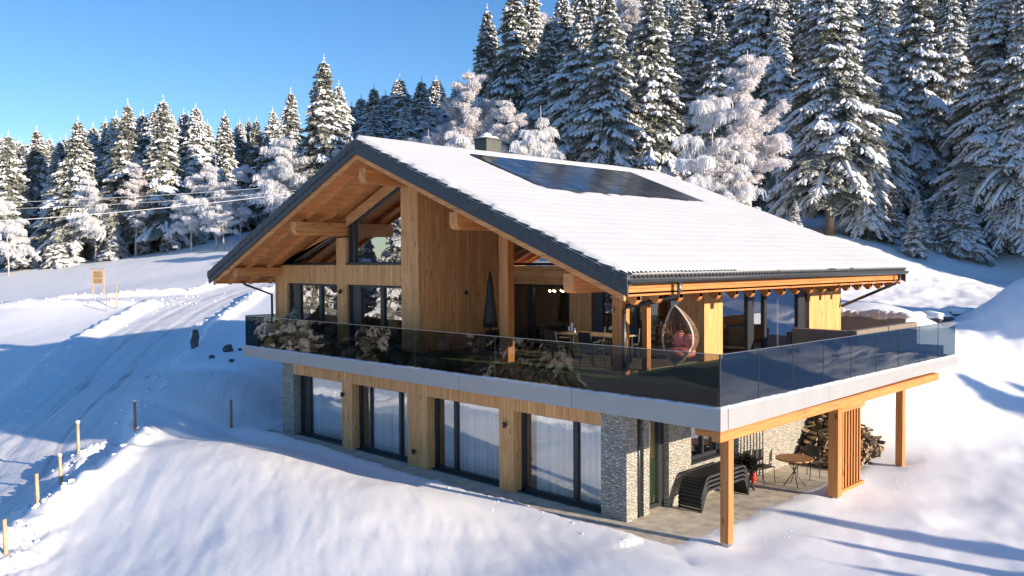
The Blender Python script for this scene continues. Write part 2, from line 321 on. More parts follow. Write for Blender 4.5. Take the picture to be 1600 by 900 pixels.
def H(x, y, full=True):
    x = np.asarray(x, float); y = np.asarray(y, float); z = base_h(x, y)
    d1, s1 = dist(x, y, RD); d2, _ = dist(x, y, RD2); d3, _ = dist(x, y, DR); d = np.minimum(np.minimum(d1, d2+.35), d3+.7)
    W = 2.8+.2*vn(x*.3, y*.3, 9)
    inr = 1-sstep(W-.15, W+.35, d); bank = np.exp(-((d-W-.75)/.5)**2)
    camd = np.sqrt((x-CAM.x)**2+(y-CAM.y)**2)
    hb = .26+.3*fbm(x*1.1, y*1.1, 3, 31)
    z = z-.14*inr+np.clip(hb, 0, 1)*bank*sstep(-.5, 1.5, (d3+.7)-np.minimum(d1, d2+.35))
    rut = np.exp(-((d1-.85)/.28)**2)+.6*np.exp(-((d1-1.7)/.22)**2)+np.exp(-((np.abs(d3)-.8)/.28)**2)*.4
    z = z-.04*rut*inr+.05*fbm(x*1.6, y*1.6, 4, 3)*inr
    # undulation
    off = 1-inr
    house = sstep(-22, -18.5, x)*(1-sstep(-.7, .6, x))*sstep(-1.3, -.3, y)*(1-sstep(9.5, 14.5, y))
    amp = off*(1-house)
    z = z+amp*(.07*fbm(x*.22, y*.22, 3, 5)+.022*fbm(x*.9, y*.9, 3, 7))
    # wind ripples on the front mound
    fr = sstep(-1.2, -2.6, y)*(1-sstep(-3, 3, x))*off*(1-sstep(28, 40, camd))
    q = x*.83-y*.55; p_ = x*.55+y*.83
    z = z+fr*(.026*fbm(p_*2.3+.6*vn(q*.6, p_*.6, 4), q*.55, 3, 13)+.02*fbm(x*.6, y*.6, 2, 15))
    # lumpy right slope
    rt = sstep(.2, 2.5, x+.35*(y-9)*(y > 9))*sstep(-1, 2, y)
    z = z+rt*(.09*fbm(x*.55, y*.55, 3, 17)+.03*fbm(x*1.3, y*1.3, 3, 19))
    bk = sstep(17, 22, y)*sstep(-34, -26, x)*(1-sstep(46, 52, y))
    z = z+bk*(.16*fbm(x*.8, y*.8, 3, 81)+.07*fbm(x*2.3, y*2.3, 3, 83))
    for mx, my, mr, mh in MOUND:
        z = z+mh*np.exp(-(((x-mx)**2+(y-my)**2)/(mr**2))**1.3)
    # snow lip around the paved terrace
    edge = .22*fbm(x*1.7, y*1.7, 4, 23)
    t_in = np.minimum(np.minimum(x+18.6, -.75-x)+edge, np.minimum(y+.12+.33*sstep(-17, -9, x)+edge*.8, 9.4-y))
    z = np.where(t_in > -1.5, z*(1-sstep(-1.2, -.1, t_in))+sstep(-1.2, -.1, t_in)*(.03), z)
    z = z+.07*sstep(-1.2, -.3, t_in)*(1-sstep(-.12, .06, t_in))*(x < -1.6)-.09*sstep(-.15, .55, t_in)
    # stakes bank with lumps
    dS, _ = dist(x, y, STK); z = z+np.exp(-(dS/.75)**2)*np.clip(.18+.42*fbm(x*1.6, y*1.6, 3, 41), 0, 1)
    return z
STK = resample(pl([(-60, 960, 17), (10, 875, 19), (60, 808, 21.5), (95, 750, 24), (123, 718, 26.2), (170, 692, 27.6)]))
def Hs(x, y): return float(H(np.array([x]), np.array([y]))[0])
def build_ground():
    Cx, Cy = CAM.x+3.5, CAM.y-3.5
    # polar grid, dense inside the view
    c0 = math.atan2(_F.y, _F.x); ang = []
    a = -math.pi
    while a < math.pi-1e-6:
        ang.append(a); aa = abs(a); a += R_(.115) if aa < R_(38) else (R_(.5) if aa < R_(60) else R_(3))
    rad = [3.0]
    while rad[-1] < 900: r = rad[-1]; rad.append(r*(1.0075 if r < 110 else 1.03) if r > 10 else r+.12)
    ang = np.array(ang)+c0; rad = np.array(rad)
    A, Rr = np.meshgrid(ang, rad); X = Cx+Rr*np.cos(A); Y = Cy+Rr*np.sin(A)
    Z = np.zeros_like(X)
    for i in range(X.shape[0]): Z[i] = H(X[i], Y[i])
    far = sstep(200, 400, Rr); Z = Z*(1-far)+far*np.minimum(Z, 25)
    nr, na = X.shape
    d1, sg1 = dist(X.ravel(), Y.ravel(), RD); lat = d1*sg1; d2, _ = dist(X.ravel(), Y.ravel(), RD2); d3, _ = dist(X.ravel(), Y.ravel(), DR)
    W = 2.8+.2*vn(X.ravel()*.3, Y.ravel()*.3, 9)
    onroad = (np.minimum(np.minimum(d1, d2+.35), d3+.7) < W)
    rut = np.exp(-((d1-.85)/.3)**2)+np.exp(-((d1-2.0)/.25)**2)*.5+np.exp(-((d3-.8)/.3)**2)*.6+np.exp(-((d2-.85)/.3)**2)*.4
    core = 1-sstep(W-1.1, W-.25, np.minimum(np.minimum(d1, d2+.35), d3+.7))
    V = np.stack([X.ravel(), Y.ravel(), Z.ravel()], 1)
    i, j = np.meshgrid(np.arange(nr-1), np.arange(na), indexing='ij'); j2 = (j+1) % na
    Fc = np.stack([i*na+j, i*na+j2, (i+1)*na+j2, (i+1)*na+j], -1).reshape(-1, 4)[:, ::-1]
    fr = onroad[Fc].sum(1) >= 2
    def mk(name, mask, mat, cen=None):
        f = Fc[mask]; used = np.unique(f); remap = -np.ones(len(V), int); remap[used] = np.arange(len(used)); f = remap[f]; v = V[used]
        if cen is not None:
            v = np.vstack([v, cen]); ci = len(v)-1; ring = remap[np.arange(na)]
        me = bpy.data.meshes.new(name); me.vertices.add(len(v)); me.vertices.foreach_set('co', v.ravel())
        me.loops.add(f.size); me.loops.foreach_set('vertex_index', f.ravel().astype(np.int32)); me.polygons.add(len(f))
        me.polygons.foreach_set('loop_start', np.arange(0, f.size, 4, dtype=np.int32)); me.polygons.foreach_set('loop_total', np.full(len(f), 4, np.int32))
        me.polygons.foreach_set('use_smooth', np.ones(len(f), bool)); me.update(calc_edges=True); me.materials.append(MAT[mat])
        at_ = me.attributes.new('rut', 'FLOAT', 'POINT'); rr = rut[used]
        co_ = me.attributes.new('core', 'FLOAT', 'POINT'); co_.data.foreach_set('value', core[used].astype(np.float32)); la_ = me.attributes.new('lat', 'FLOAT', 'POINT'); la_.data.foreach_set('value', lat[used].astype(np.float32)); at_.data.foreach_set('value', rr.astype(np.float32) if len(rr) == len(v) else np.append(rr, 0).astype(np.float32))
        o = bpy.data.objects.new(name, me); COL.objects.link(o); o['kind'] = 'structure'; return o
    mk('snow_ground', ~fr, 'snow'); mk('snowy_road', fr, 'road_snow')
build_ground()

# ------------------------------------------------------------------ the house
HOUSE = empty('wooden_house', (-10, 6, 0), 'modern timber chalet with snowy gable roof, wraparound glass balcony and stone base', 'house', world=True)
XA, ZA, XL, XR, ZE = -11.17, 9.395, -20.39, -1.58, 5.586
SR = (ZA-ZE)/(XR-XA); SL = (ZA-ZE)/(XA-XL)
def rt(x): return ZA-SR*(x-XA) if x > XA else ZA-SL*(XA-x)
Y0, Y1 = -1.0, 13.9
YF = .95; DK = 3.2
def P(name, mb, mat, smooth=False, bevel=0, parent=None, label=None): return mb.build(name, mat, parent or HOUSE, smooth, bevel, label)
def child(name, mb, mat, par, smooth=False, bevel=0):
    o = mb.build(name, mat, None, smooth, bevel); o.parent = par; return o

# window built in a plane: map (s, z) -> world ; n = outward normal
def window(poly, mapf, nrm, mull=(), curtainless=True, mat='window_glass', fw=.09, fd=.09, name='window', trans=()):
    nrm = Vector(nrm); fr = MB(); n = len(poly); cx = sum(p[0] for p in poly)/n; cz = sum(p[1] for p in poly)/n
    pts = []
    for s, z in poly:
        d = math.hypot(cx-s, cz-z); pts.append((s+(cx-s)/d*fw*.6, z+(cz-z)/d*fw*.6))
    for i in range(n):
        a = Vector(mapf(*pts[i])); b = Vector(mapf(*pts[(i+1) % n])); d = (b-a).normalized()
        fr.bar(a-d*fw*.5, b+d*fw*.5, fw, fd, nrm)
    for s, wd in mull:
        zs = []
        for i in range(n):
            (s0, z0), (s1, z1) = pts[i], pts[(i+1) % n]
            if (s0-s)*(s1-s) < 0: zs.append(z0+(z1-z0)*(s-s0)/(s1-s0))
        fr.bar(Vector(mapf(s, min(zs)))+nrm*.008, Vector(mapf(s, max(zs)))+nrm*.008, wd, fd, nrm)
    o = P(name, fr, 'anthracite')
    g = MB(); g.quad(*[tuple(Vector(mapf(s, z))-nrm*.01) for s, z in pts]); child('pane', g, mat, o)
    return o
def front(y): return lambda s, z: (s, y, z)
def side(x): return lambda s, z: (x, s, z)

# --- lower storey
b = MB(); b.box(-17.6, -16.86, .3, 1.3, -.3, 2.47); P('stone_pier', b, 'stone')
b = MB(); b.box(-3.34, -2.6, .3, .70, -.3, 2.47); P('stone_pier', b, 'stone')
for x0, x1 in ((-13.93, -13.38), (-10.57, -9.66), (-6.73, -6.19)):
    b = MB(); b.box(x0, x1, .3, .85, -.05, 2.1); P('wall_post', b, 'wood_wall', bevel=.008)
b = MB(); b.box(-16.86, -3.34, .296, .84, 2.1, 2.49); P('lintel', b, 'wood_wall')
for x0, x1, mu in ((-16.84, -13.95, [(-16.3, .12)]), (-13.36, -10.59, [(-12.75, .07), (-11.25, .11)]), (-9.64, -6.75, [(-8.75, .12)]), (-6.17, -3.36, [(-4.35, .14)])):
    window([(x0, .04), (x1, .04), (x1, 2.1), (x0, 2.1)], front(.62), (0, -1, 0), mu, mat='curtain_glass', name='patio_window')
    b = MB(); b.box(x0, x1, .42, .8, .0, .04); P('threshold', b, 'dark_metal')
    k = random.randint(0, 3)
    c = MB(); N = 150
    for i in range(N):
        def cp(t): s = x0+.32+(x1-x0-.34)*t; return s, .73+.06*math.sin(s*27+1.7*math.sin(s*3.1+k))+.025*math.sin(s*61)
        a, ya = cp(i/N); d, yb = cp((i+1)/N); c.quad((a, ya, .07), (d, yb, .07), (d, yb, 2.08), (a, ya, 2.08))
    o = c.build('curtain', 'curtain', None, True)
    tag(o, {-16.84: 'white sheer curtain behind the ground floor window nearest the far stone corner', -13.36: 'white sheer curtain in the second ground floor window from the far stone corner',
            -9.64: 'white sheer curtain in the ground floor window between the wide and the narrow wooden post', -6.17: 'white sheer curtain in the ground floor window beside the near stone pier'}[x0], 'curtain', 'curtains behind the ground floor windows')
# lower right side wall, x = -2.6
XW = -2.6
b = MB(); b.box(XW-.4, XW-.003, .95, 1.16, -.1, 2.47); b.box(XW-.4, XW, 1.95, 2.9, -.1, 2.47); b.box(XW-.4, XW-.002, 2.9, 4.42, -.1, .86); b.box(XW-.4, XW-.002, 2.9, 4.42, 2.1, 2.47); b.box(XW-.4, XW, 4.42, 12.5, -.1, 2.47)
P('stone_wall', b, 'stone')
b = MB(); b.box(XW-.4, XW-.13, .70, .95, 0, 2.47); P('recess_panel', b, 'anthracite')
b = MB(); b.tube([(XW-.06, .82, 0), (XW-.06, .82, 2.47)], .05, 10); P('downpipe', b, 'gutter', True)
window([(1.16, .03), (1.95, .03), (1.95, 2.2), (1.16, 2.2)], side(XW-.2), (1, 0, 0), [(1.80, .12)], name='terrace_door', mat='curtain_glass')
c = MB()
for i in range(60):
    y = 1.2+i*.0125*.95; c.quad((XW-.4+.03*math.sin(y*60), y, .05), (XW-.4+.03*math.sin((y+.0119)*60), y+.0119, .05), (XW-.4+.03*math.sin((y+.0119)*60), y+.0119, 2.2), (XW-.4+.03*math.sin(y*60), y, 2.2))
tag(c.build('curtain', 'curtain_green', None, True), 'pale green curtain behind the narrow terrace door by the stone corner', 'curtain')
window([(2.9, .9), (4.42, .9), (4.42, 2.1), (2.9, 2.1)], side(XW-.22), (1, 0, 0), [(3.7, .06)])
b = MB(); b.box(XW-.2, XW+.03, 2.88, 4.44, .86, .90); P('window_sill', b, 'anthracite')
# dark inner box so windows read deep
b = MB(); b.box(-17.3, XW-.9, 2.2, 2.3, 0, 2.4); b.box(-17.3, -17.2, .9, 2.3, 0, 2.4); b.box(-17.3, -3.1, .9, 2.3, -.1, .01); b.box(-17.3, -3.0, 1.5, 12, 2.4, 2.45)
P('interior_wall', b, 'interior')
b = MB(); b.box(-17.6, -17.3, 1.3, 12.5, -.3, 2.47); b.box(-17.3, -3.0, 12.2, 12.5, -.3, 2.47); P('back_wall', b, 'conc_wall')
# wall lamps
def lamp(x, y, z, nrm):
    b = MB(); n = Vector(nrm); p = Vector((x, y, z)); b.tube([p-Vector((0, 0, .07))+n*.08, p+Vector((0, 0, .07))+n*.08], .045, 12); b.box(*(sorted((x, x+n.x*.08)) if n.x else (x-.02, x+.02)), *(sorted((y, y+n.y*.08)) if n.y else (y-.02, y+.02)), z-.02, z+.02)
    P('wall_lamp', b, 'black')
for x in (-13.8, -6.45): lamp(x, .3, 1.72, (0, -1, 0))
lamp(-10.2, .3, .45, (0, -1, 0)); lamp(-10.75, 2.75, 4.95, (1, 0, 0)); lamp(-14.82, YF, 4.95, (0, -1, 0)); lamp(-3.3, 11.9, 4.95, (1, 0, 0))

# --- balcony slab, fascia, glass
b = MB(); b.box(-19.5, -.25, .25, 13.7, 2.49, 2.9); P('balcony_slab', b, 'conc_wall')
b = MB(); b.box(-19.4, -.3, .34, 13.6, 2.905, DK-.02); P('deck', b, 'floor_dark')
b = MB(); b.box(-19.3, -.4, .34, .93, DK-.018, DK+.02); b.box(-3.28, -.4, .93, 6.3, DK-.018, DK+.02); b.box(-10.8, -3.28, .93, 1.6, DK-.018, DK+.02); P('turf_strip', b, 'turf')
def zz(pts, t): # bottom/top heights along fascia
    return pts[0]+(pts[1]-pts[0])*t
def fascia(p, q, zb, zt, nrm, segs):
    n = Vector(nrm)*.02
    for i in range(segs):
        t0 = i/segs; t1 = (i+1)/segs-.0006
        a = Vector(p).lerp(Vector(q), t0); c = Vector(p).lerp(Vector(q), t1); b = MB()
        a0, a1, c0, c1 = zz(zb, t0), zz(zt, t0), zz(zb, t1), zz(zt, t1); m_ = -n*14
        b.hexa([(a.x, a.y, a0), (c.x, c.y, c0), (c.x+m_.x, c.y+m_.y, c0), (a.x+m_.x, a.y+m_.y, a0), (a.x, a.y, a1), (c.x, c.y, c1), (c.x+m_.x, c.y+m_.y, c1), (a.x+m_.x, a.y+m_.y, a1)])
        P('fascia_panel', b, 'alu')
fascia((-19.82, 0, 0), (0, 0, 0), (2.52, 2.455), (2.885, 2.90), (0, -1, 0), 5)
fascia((0, .285, 0), (0, 14.03, 0), (2.455, 2.565), (2.90, 2.845), (1, 0, 0), 3)
fascia((-19.82, .285, 0), (-19.82, 2.2, 0), (2.52, 2.52), (2.885, 2.885), (-1, 0, 0), 1)
fascia((-3.2, 14.03, 0), (-.285, 14.03, 0), (2.565, 2.565), (2.845, 2.845), (0, 1, 0), 1)
# thin uneven snow strip on the coping
def strip(p, q, wd, z0, z1, inward, seed):
    b = MB(); N = 260; p = Vector(p); q = Vector(q); iw = Vector(inward); rd = random.Random(seed); row = []
    for i in range(N+1):
        t = i/N; c = p.lerp(q, t); z = z0+(z1-z0)*t; h = .025+.02*rd.random(); e = .008+.025*rd.random(); i0 = len(b.v)
        b.v += [tuple(c-iw*e*.3+Vector((0, 0, z-.003))), tuple(c+iw*.03+Vector((0, 0, z+h))), tuple(c+iw*(wd-.04)+Vector((0, 0, z+h))), tuple(c+iw*wd+Vector((0, 0, z-.003)))]; row.append(i0)
    for i in range(N):
        for k in range(3): b.f.append((row[i]+k, row[i+1]+k, row[i+1]+k+1, row[i]+k+1)); b.mi.append(0)
    P('coping_snow', b, 'tree_snow', True)
strip((-19.82, 0, 0), (0, 0, 0), .2, 2.885, 2.90, (0, 1, 0), 1); strip((0, 0, 0), (0, 14.03, 0), .2, 2.90, 2.845, (-1, 0, 0), 2)
def rail(p, q, n, zt0, zt1, nrm):
    p = Vector(p); q = Vector(q); nv = Vector(nrm)
    for i in range(n):
        t0, t1 = i/n+.0004, (i+1)/n-.0004; a = p.lerp(q, t0); c = p.lerp(q, t1); za, zc = zt0+(zt1-zt0)*t0, zt0+(zt1-zt0)*t1
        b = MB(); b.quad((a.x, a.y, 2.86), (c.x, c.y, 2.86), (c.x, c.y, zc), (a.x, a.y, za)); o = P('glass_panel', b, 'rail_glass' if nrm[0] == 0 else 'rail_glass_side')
        e = MB(); e.bar((a.x, a.y, za), (c.x, c.y, zc), .02, .014); child('edge_trim', e, 'steel', o)
        if i: e = MB(); e.bar((a.x, a.y, 2.9), (a.x, a.y, za), .012, .014); child('joint', e, 'dark_metal', o)
rail((-19.74, .07, 0), (-.07, .07, 0), 6, 4.0, 4.0, (0, -1, 0))
rail((-.07, .07, 0), (-.07, 13.95, 0), 9, 4.0, 3.93, (1, 0, 0))
rail((-19.74, .07, 0), (-19.74, 2.1, 0), 1, 4.0, 4.0, (-1, 0, 0))
b = MB(); b.bar((-.07, .07, 2.9), (-.07, .07, 4.01), .03, .03); P('corner_trim', b, 'anthracite')

# --- patio posts, beam and slatted screen
for y in (.44, 9.67):
    b = MB(); b.box(-.23, -.03, y-.1, y+.1, .08, 2.225); o = P('post', b, 'larch_z', bevel=.01)
    f = MB(); f.box(-.2, -.06, y-.07, y+.07, -.1, .08); child('post_foot', f, 'steel', o)
b = MB(); b.box(-.235, -.025, .02, 12.4, 2.225, 2.452); P('beam', b, 'larch_y', bevel=.01)
b = MB(); b.box(-.85, -.24, .36, .52, 2.23, 2.44); P('cross_beam', b, 'larch_x', bevel=.01)
b = MB(); b.box(-.26, -.0, 5.38, 5.62, .04, 2.223); scr = P('screen_post', b, 'larch_z', bevel=.01)
f = MB(); f.box(-.2, -.06, 5.44, 5.56, -.1, .04); child('post_foot', f, 'steel', scr)
n_sl = 8
for i in range(n_sl):
    y = 5.72+i*.166; b = MB(); b.box(-.155, -.105, y, y+.06, .16, 2.1); P('slat', b, 'larch_z', bevel=.005)
b = MB(); b.box(-.21, -.05, 5.622, 7.06, .08, .16); P('screen_rail', b, 'larch_y', bevel=.005); b = MB(); b.box(-.21, -.05, 5.622, 7.06, 2.1, 2.223); P('screen_rail', b, 'larch_y', bevel=.005)

# --- upper storey, gable facade at y=.95
T = .24
SO = .60
def wallbox(x0, x1, z0, z1, name='wall', mat='wood_wall', y0=YF, y1=YF+T, bev=.006):
    b = MB(); b.box(x0, x1, y0, y1, z0, z1); return P(name, b, mat, bevel=bev)
wallbox(-19.13, -18.3, DK-.2, 5.18, 'wall_post'); wallbox(-15.11, -14.56, DK-.2, 5.2, 'wall_post')
wallbox(-19.13, -11.5, 5.18, 5.82, 'wall_beam', y0=YF+.004)
wallbox(-15.13, -14.55, 5.82, 6.72, 'wall_post')
# tall centre wall column up to the roof
b = MB(); b.prism([(-11.62, YF-.002, DK-.2), (-10.8, YF-.002, DK-.2), (-10.8, YF-.002, rt(-10.8)-SO), (XA, YF-.002, rt(XA)-SO), (-11.62, YF-.002, rt(-11.62)-SO)], (0, T, 0)); P('wall_column', b, 'wood_wall')
# sloped strip under the roof above the left windows
def under(x, o=SO): return rt(x)-o
sb = .42
b = MB(); b.prism([(-19.13, YF+.006, 5.82), (-18.35, YF+.006, 5.82), (-15.13, YF+.006, under(-15.13)-.30), (-15.13, YF+.006, under(-15.13)), (-19.13, YF+.006, under(-19.13))], (0, T-.02, 0)); P('gable_strip', b, 'wall_h')
b = MB(); b.prism([(-14.55, YF+.006, under(-14.55)-.30), (-11.62, YF+.006, under(-11.62)-.30), (-11.62, YF+.006, under(-11.62)), (-14.55, YF+.006, under(-14.55))], (0, T-.02, 0)); P('gable_strip', b, 'wall_h')
window([(-18.30, DK), (-15.11, DK), (-15.11, 5.18), (-18.30, 5.18)], front(YF+.15), (0, -1, 0), [(-17.75, .34), (-16.28, .16)])
window([(-14.56, DK), (-11.62, DK), (-11.62, 5.18), (-14.56, 5.18)], front(YF+.15), (0, -1, 0), [(-14.1, .42), (-12.74, .17)])
window([(-18.3, 5.84), (-15.13, 5.84), (-15.13, under(-15.13)-.28)], front(YF+.15), (0, -1, 0), name='gable_window')
window([(-14.55, 5.84), (-11.62, 5.84), (-11.62, under(-11.62)-.28), (-14.55, under(-14.55)-.28)], front(YF+.15), (0, -1, 0), [(-14.22, .08)], name='gable_window')
b = MB(); b.box(-14.55, -11.62, YF-.02, YF+.1, 5.822, 5.89); P('window_sill', b, 'anthracite')
b = MB(); b.box(-18.4, -15.13, YF-.02, YF+.1, 5.822, 5.87); P('window_sill', b, 'anthracite')
# loggia side wall (faces +x), back wall, right wall
YB = 4.6; XS = -10.8
b = MB(); b.prism([(XS, YF+T, DK-.2), (XS, YB, DK-.2), (XS, YB, rt(XS)-SO), (XS, YF+T, rt(XS)-SO)], (-.2, 0, 0)); P('side_wall', b, 'wood_wall')
def BW(x0, x1, z0, z1, nm='wall', mat='wood_wall'): b = MB(); b.box(x0, x1, YB, YB+.2, z0, z1); return P(nm, b, mat)
b = MB(); b.box(-10.8, -3.32, YB-.02, YB+.2, 5.18, 5.76); P('wall_beam', b, 'wall_h')
BW(-8.95+.9, -7.2, DK, 5.18, 'wall_post'); BW(-4.1, -3.303, DK-.2, 5.4, 'wall_post')
window([(-10.8, DK), (-8.05, DK), (-8.05, 5.18), (-10.8, 5.18)], front(YB+.1), (0, -1, 0), [(-9.75, .25)], mat='clear_glass')
window([(-7.2, DK), (-4.1, DK), (-4.1, 5.18), (-7.2, 5.18)], front(YB+.1), (0, -1, 0), [(-6.95, .3), (-5.6, .12)], mat='clear_glass')
window([(-10.8, 5.8), (-4.6, 5.8), (-4.6, under(-4.6)), (-10.8, under(-10.8))], front(YB+.1), (0, -1, 0), [(-8.7, .12), (-6.6, .12)], mat='clear_glass', name='gable_window')
XH = -3.3
b = MB(); b.box(XH-.2, XH, YB+.2, 5.5, DK-.2, 5.4); b.box(XH-.2, XH, 5.5, 10.62, 5.15, 5.4); P('wall', b, 'wood_wall')
b = MB(); b.box(XH-.2, XH+.001, 10.62, 12.9, DK-.2, 5.4); P('wall_post', b, 'wood_wall')
window([(5.5, DK), (10.62, DK), (10.62, 5.15), (5.5, 5.15)], side(XH-.13), (1, 0, 0), [(7.15, .34), (8.0, .14), (10.25, .45)])
b = MB(); b.box(-19.13, -18.9, YF+T, 12.9, DK-.2, 5.3); b.box(-19.13, XH-.2, 12.7, 12.9, DK-.2, 5.6); P('back_wall', b, 'wood_wall')
# loggia posts
b = MB(); b.box(-7.36, -7.02, YF, YF+.24, DK-.1, under(-7.2)-.40); P('post', b, 'larch_z', bevel=.008)
b = MB(); b.box(-3.52, -3.2, YF, YF+.26, DK-.1, under(-3.35)-.42); P('post', b, 'larch_z', bevel=.008)
b = MB(); b.box(-3.43, -3.27, 2.0, 2.16, DK-.1, 5.15); P('post', b, 'larch_z', bevel=.008)
b = MB(); b.tube([(-3.1, YF-.08, DK), (-3.1, YF-.08, 4.78)], .045, 10); P('downpipe', b, 'gutter', True)
# interior
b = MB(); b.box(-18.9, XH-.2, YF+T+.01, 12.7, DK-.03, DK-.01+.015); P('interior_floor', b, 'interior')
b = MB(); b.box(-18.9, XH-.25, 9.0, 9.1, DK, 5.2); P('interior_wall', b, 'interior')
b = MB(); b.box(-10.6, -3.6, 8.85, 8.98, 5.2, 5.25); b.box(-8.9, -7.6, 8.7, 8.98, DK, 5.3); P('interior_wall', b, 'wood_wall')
b = MB(); b.box(-9.9, -7.3, 6.6, 6.65, 4.28, 4.33)
for i in range(14): b.box(-9.9+i*.19, -9.87+i*.19, 6.61, 6.64, DK, 4.3)
P('stair_railing', b, 'black')
b = MB(); b.box(-6.9, -4.4, 6.4, 7.1, DK, 4.1); b.box(-7.0, -4.3, 6.3, 7.2, 4.1, 4.16); P('kitchen_counter', b, 'sofa_light')
# --- roof
ROOF = empty('roof', (0, 0, 0), '', ''); ROOF.parent = HOUSE; ROOF.matrix_parent_inverse = Matrix.Translation(-Vector(HOUSE.location)); del ROOF['label']; del ROOF['category']
def RP(name, mb, mat, smooth=False, bevel=0): return child(name, mb, mat, ROOF, smooth, bevel)
def slab(y0, y1, o0, o1, xl=XL, xr=XR, sides='LR'):
    b = MB()
    if 'R' in sides: b.prism([(XA, y0, ZA-o0), (xr, y0, rt(xr)-o0), (xr, y0, rt(xr)-o1), (XA, y0, ZA-o1)], (0, y1-y0, 0))
    if 'L' in sides: b.prism([(XA, y0, ZA-o0), (XA, y0, ZA-o1), (xl, y0, rt(xl)-o1), (xl, y0, rt(xl)-o0)], (0, y1-y0, 0))
    return b
RP('tile_deck', slab(Y0+.06, Y1-.06, .02, .14), 'tile')
RP('verge_board', slab(Y0, Y0+.05, .06, .42), 'tile'); RP('verge_board', slab(Y1-.05, Y1, .06, .42), 'tile')
RP('rake_board', slab(Y0+.07, Y0+.13, .355, .57, XL+.25, XR-.14), 'soffit_x'); RP('rake_board', slab(Y1-.13, Y1-.07, .355, .57, XL+.25, XR-.14), 'soffit_x')
RP('soffit', slab(Y0+.13, Y1-.13, .40, .44, XL+.25, XR-.14), 'soffit_y')
RP('insulation', slab(YF+.1, Y1-.9, .141, .395, XL+.6, XR-.6), 'interior')
for i in range(18):
    y = -.42+i*.8
    if y > Y1-.2: break
    b = slab(y, y+.14, .442, .60, XL+.35, XR-.2)
    RP('rafter', b, 'soffit_x')
    # scalloped tail
    xx = XR-.2; pts = [(xx, rt(xx)-.52), (xx+.0, rt(xx)-.60)]
    for k in range(7): a = math.pi*k/6; pts.append((xx-.02-.16*(k/6)-.0, rt(xx)-.64-.06*math.sin(a)))
    pts.append((xx-.3, rt(xx-.3)-.66)); 
    t = MB(); t.prism([(p[0], y-.004, p[1]) for p in pts], (0, .148, 0)); RP('rafter_tail', t, 'larch_x')
b = MB(); b.box(XR-.19, XR-.14, Y0+.1, Y1-.1, 5.16, 5.40); RP('eave_board', b, 'larch_y')
b = MB(); b.box(XL+.25, XL+.3, Y0+.1, Y1-.1, 5.16, 5.40); RP('eave_board', b, 'larch_y')
for side_x, s in ((XR, 1), (XL, -1)):
    b = MB(); n = 10; prof = [(side_x+s*(.02+.075*math.cos(math.pi*k/n)), 5.50-.085*math.sin(math.pi*k/n)-0) for k in range(n+1)]
    for k in range(n): (xa, za), (xb, zb) = prof[k], prof[k+1]; b.quad((xa, Y0, za), (xa, Y1, za), (xb, Y1, zb), (xb, Y0, zb))
    b.prism([(p[0], Y0, p[1]) for p in prof], (0, .01, 0)); b.tube([(side_x+s*.10, Y0, 5.505), (side_x+s*.10, Y1, 5.505)], .012, 6); RP('gutter', b, 'gutter', True)
# gutter outlets and diagonal downpipes
b = MB(); b.tube([(-1.56, .85, 5.45), (-1.56, .85, 5.22), (-1.64, .83, 5.08), (-3.05, YF-.06, 4.84), (-3.1, YF-.08, 4.70)], .055, 10); RP('downpipe', b, 'gutter', True)
b = MB(); b.tube([(-1.56, 13.3, 5.45), (-1.56, 13.3, 5.25), (-1.66, 13.25, 5.12), (-3.25, 12.8, 4.35)], .05, 10); RP('downpipe', b, 'gutter', True)
b = MB(); b.tube([(-20.4, 0.3, 5.42), (-20.4, .3, 5.2), (-20.3, .4, 5.1), (-19.2, .85, 4.75), (-19.2, .85, 3.2)], .045, 8); RP('downpipe', b, 'gutter', True)
# verge tiles (stepped)
for s in (1, -1):
    L = XR-XA if s > 0 else XA-XL; sl = SR if s > 0 else SL; N = int(L/.40)
    b = MB()
    for i in range(N+1):
        d0 = i*.40; d1 = min(d0+.43, L+.02); u0 = .03; u1 = .055
        x0 = XA+s*d0; x1 = XA+s*d1; z0 = ZA-sl*d0-.005; z1 = ZA-sl*d1+.035
        for (ya, yb) in ((Y0-.03, Y0+.16),):
            b.hexa([(x0, ya, z0-.24), (x1, ya, z1-.24), (x1, yb, z1-.24), (x0, yb, z0-.24), (x0, ya, z0), (x1, ya, z1), (x1, yb, z1), (x0, yb, z0)])
    RP('verge_tiles', b, 'tile', bevel=.01)
b = MB()
for i in range(98):
    y = Y0+.1+i*.15; b.tube([(XR-.25, y, rt(XR-.25)+.005), (XR+.035, y, rt(XR+.035)+.002)], .035, 6)
RP('eave_tiles', b, 'tile', True)
# purlins with rounded noses
for x, dz in ((-18.77, .52), (-14.87, .66), (-11.12, .80), (-7.2, .66), (-3.36, .66)):
    zt = rt(x)-dz; h = .44; b = MB(); w2 = .15; yf = -.80
    prof = [(yf, zt), (yf, zt-h*.55)]+[(yf+.14-.14*math.cos(math.pi/2*k/5), zt-h*.55-.45*h*math.sin(math.pi/2*k/5)) for k in range(1, 6)]+[(13.6, zt-h), (13.6, zt)]
    if x == -18.77: prof = [(yf, zt), (yf, zt-.3), (YF+1, zt-.3), (13.6, zt-.3), (13.6, zt)]
    b.prism([(x-w2, p[0], p[1]) for p in prof], (2*w2, 0, 0)); RP('purlin', b, 'soffit_y', bevel=.01)
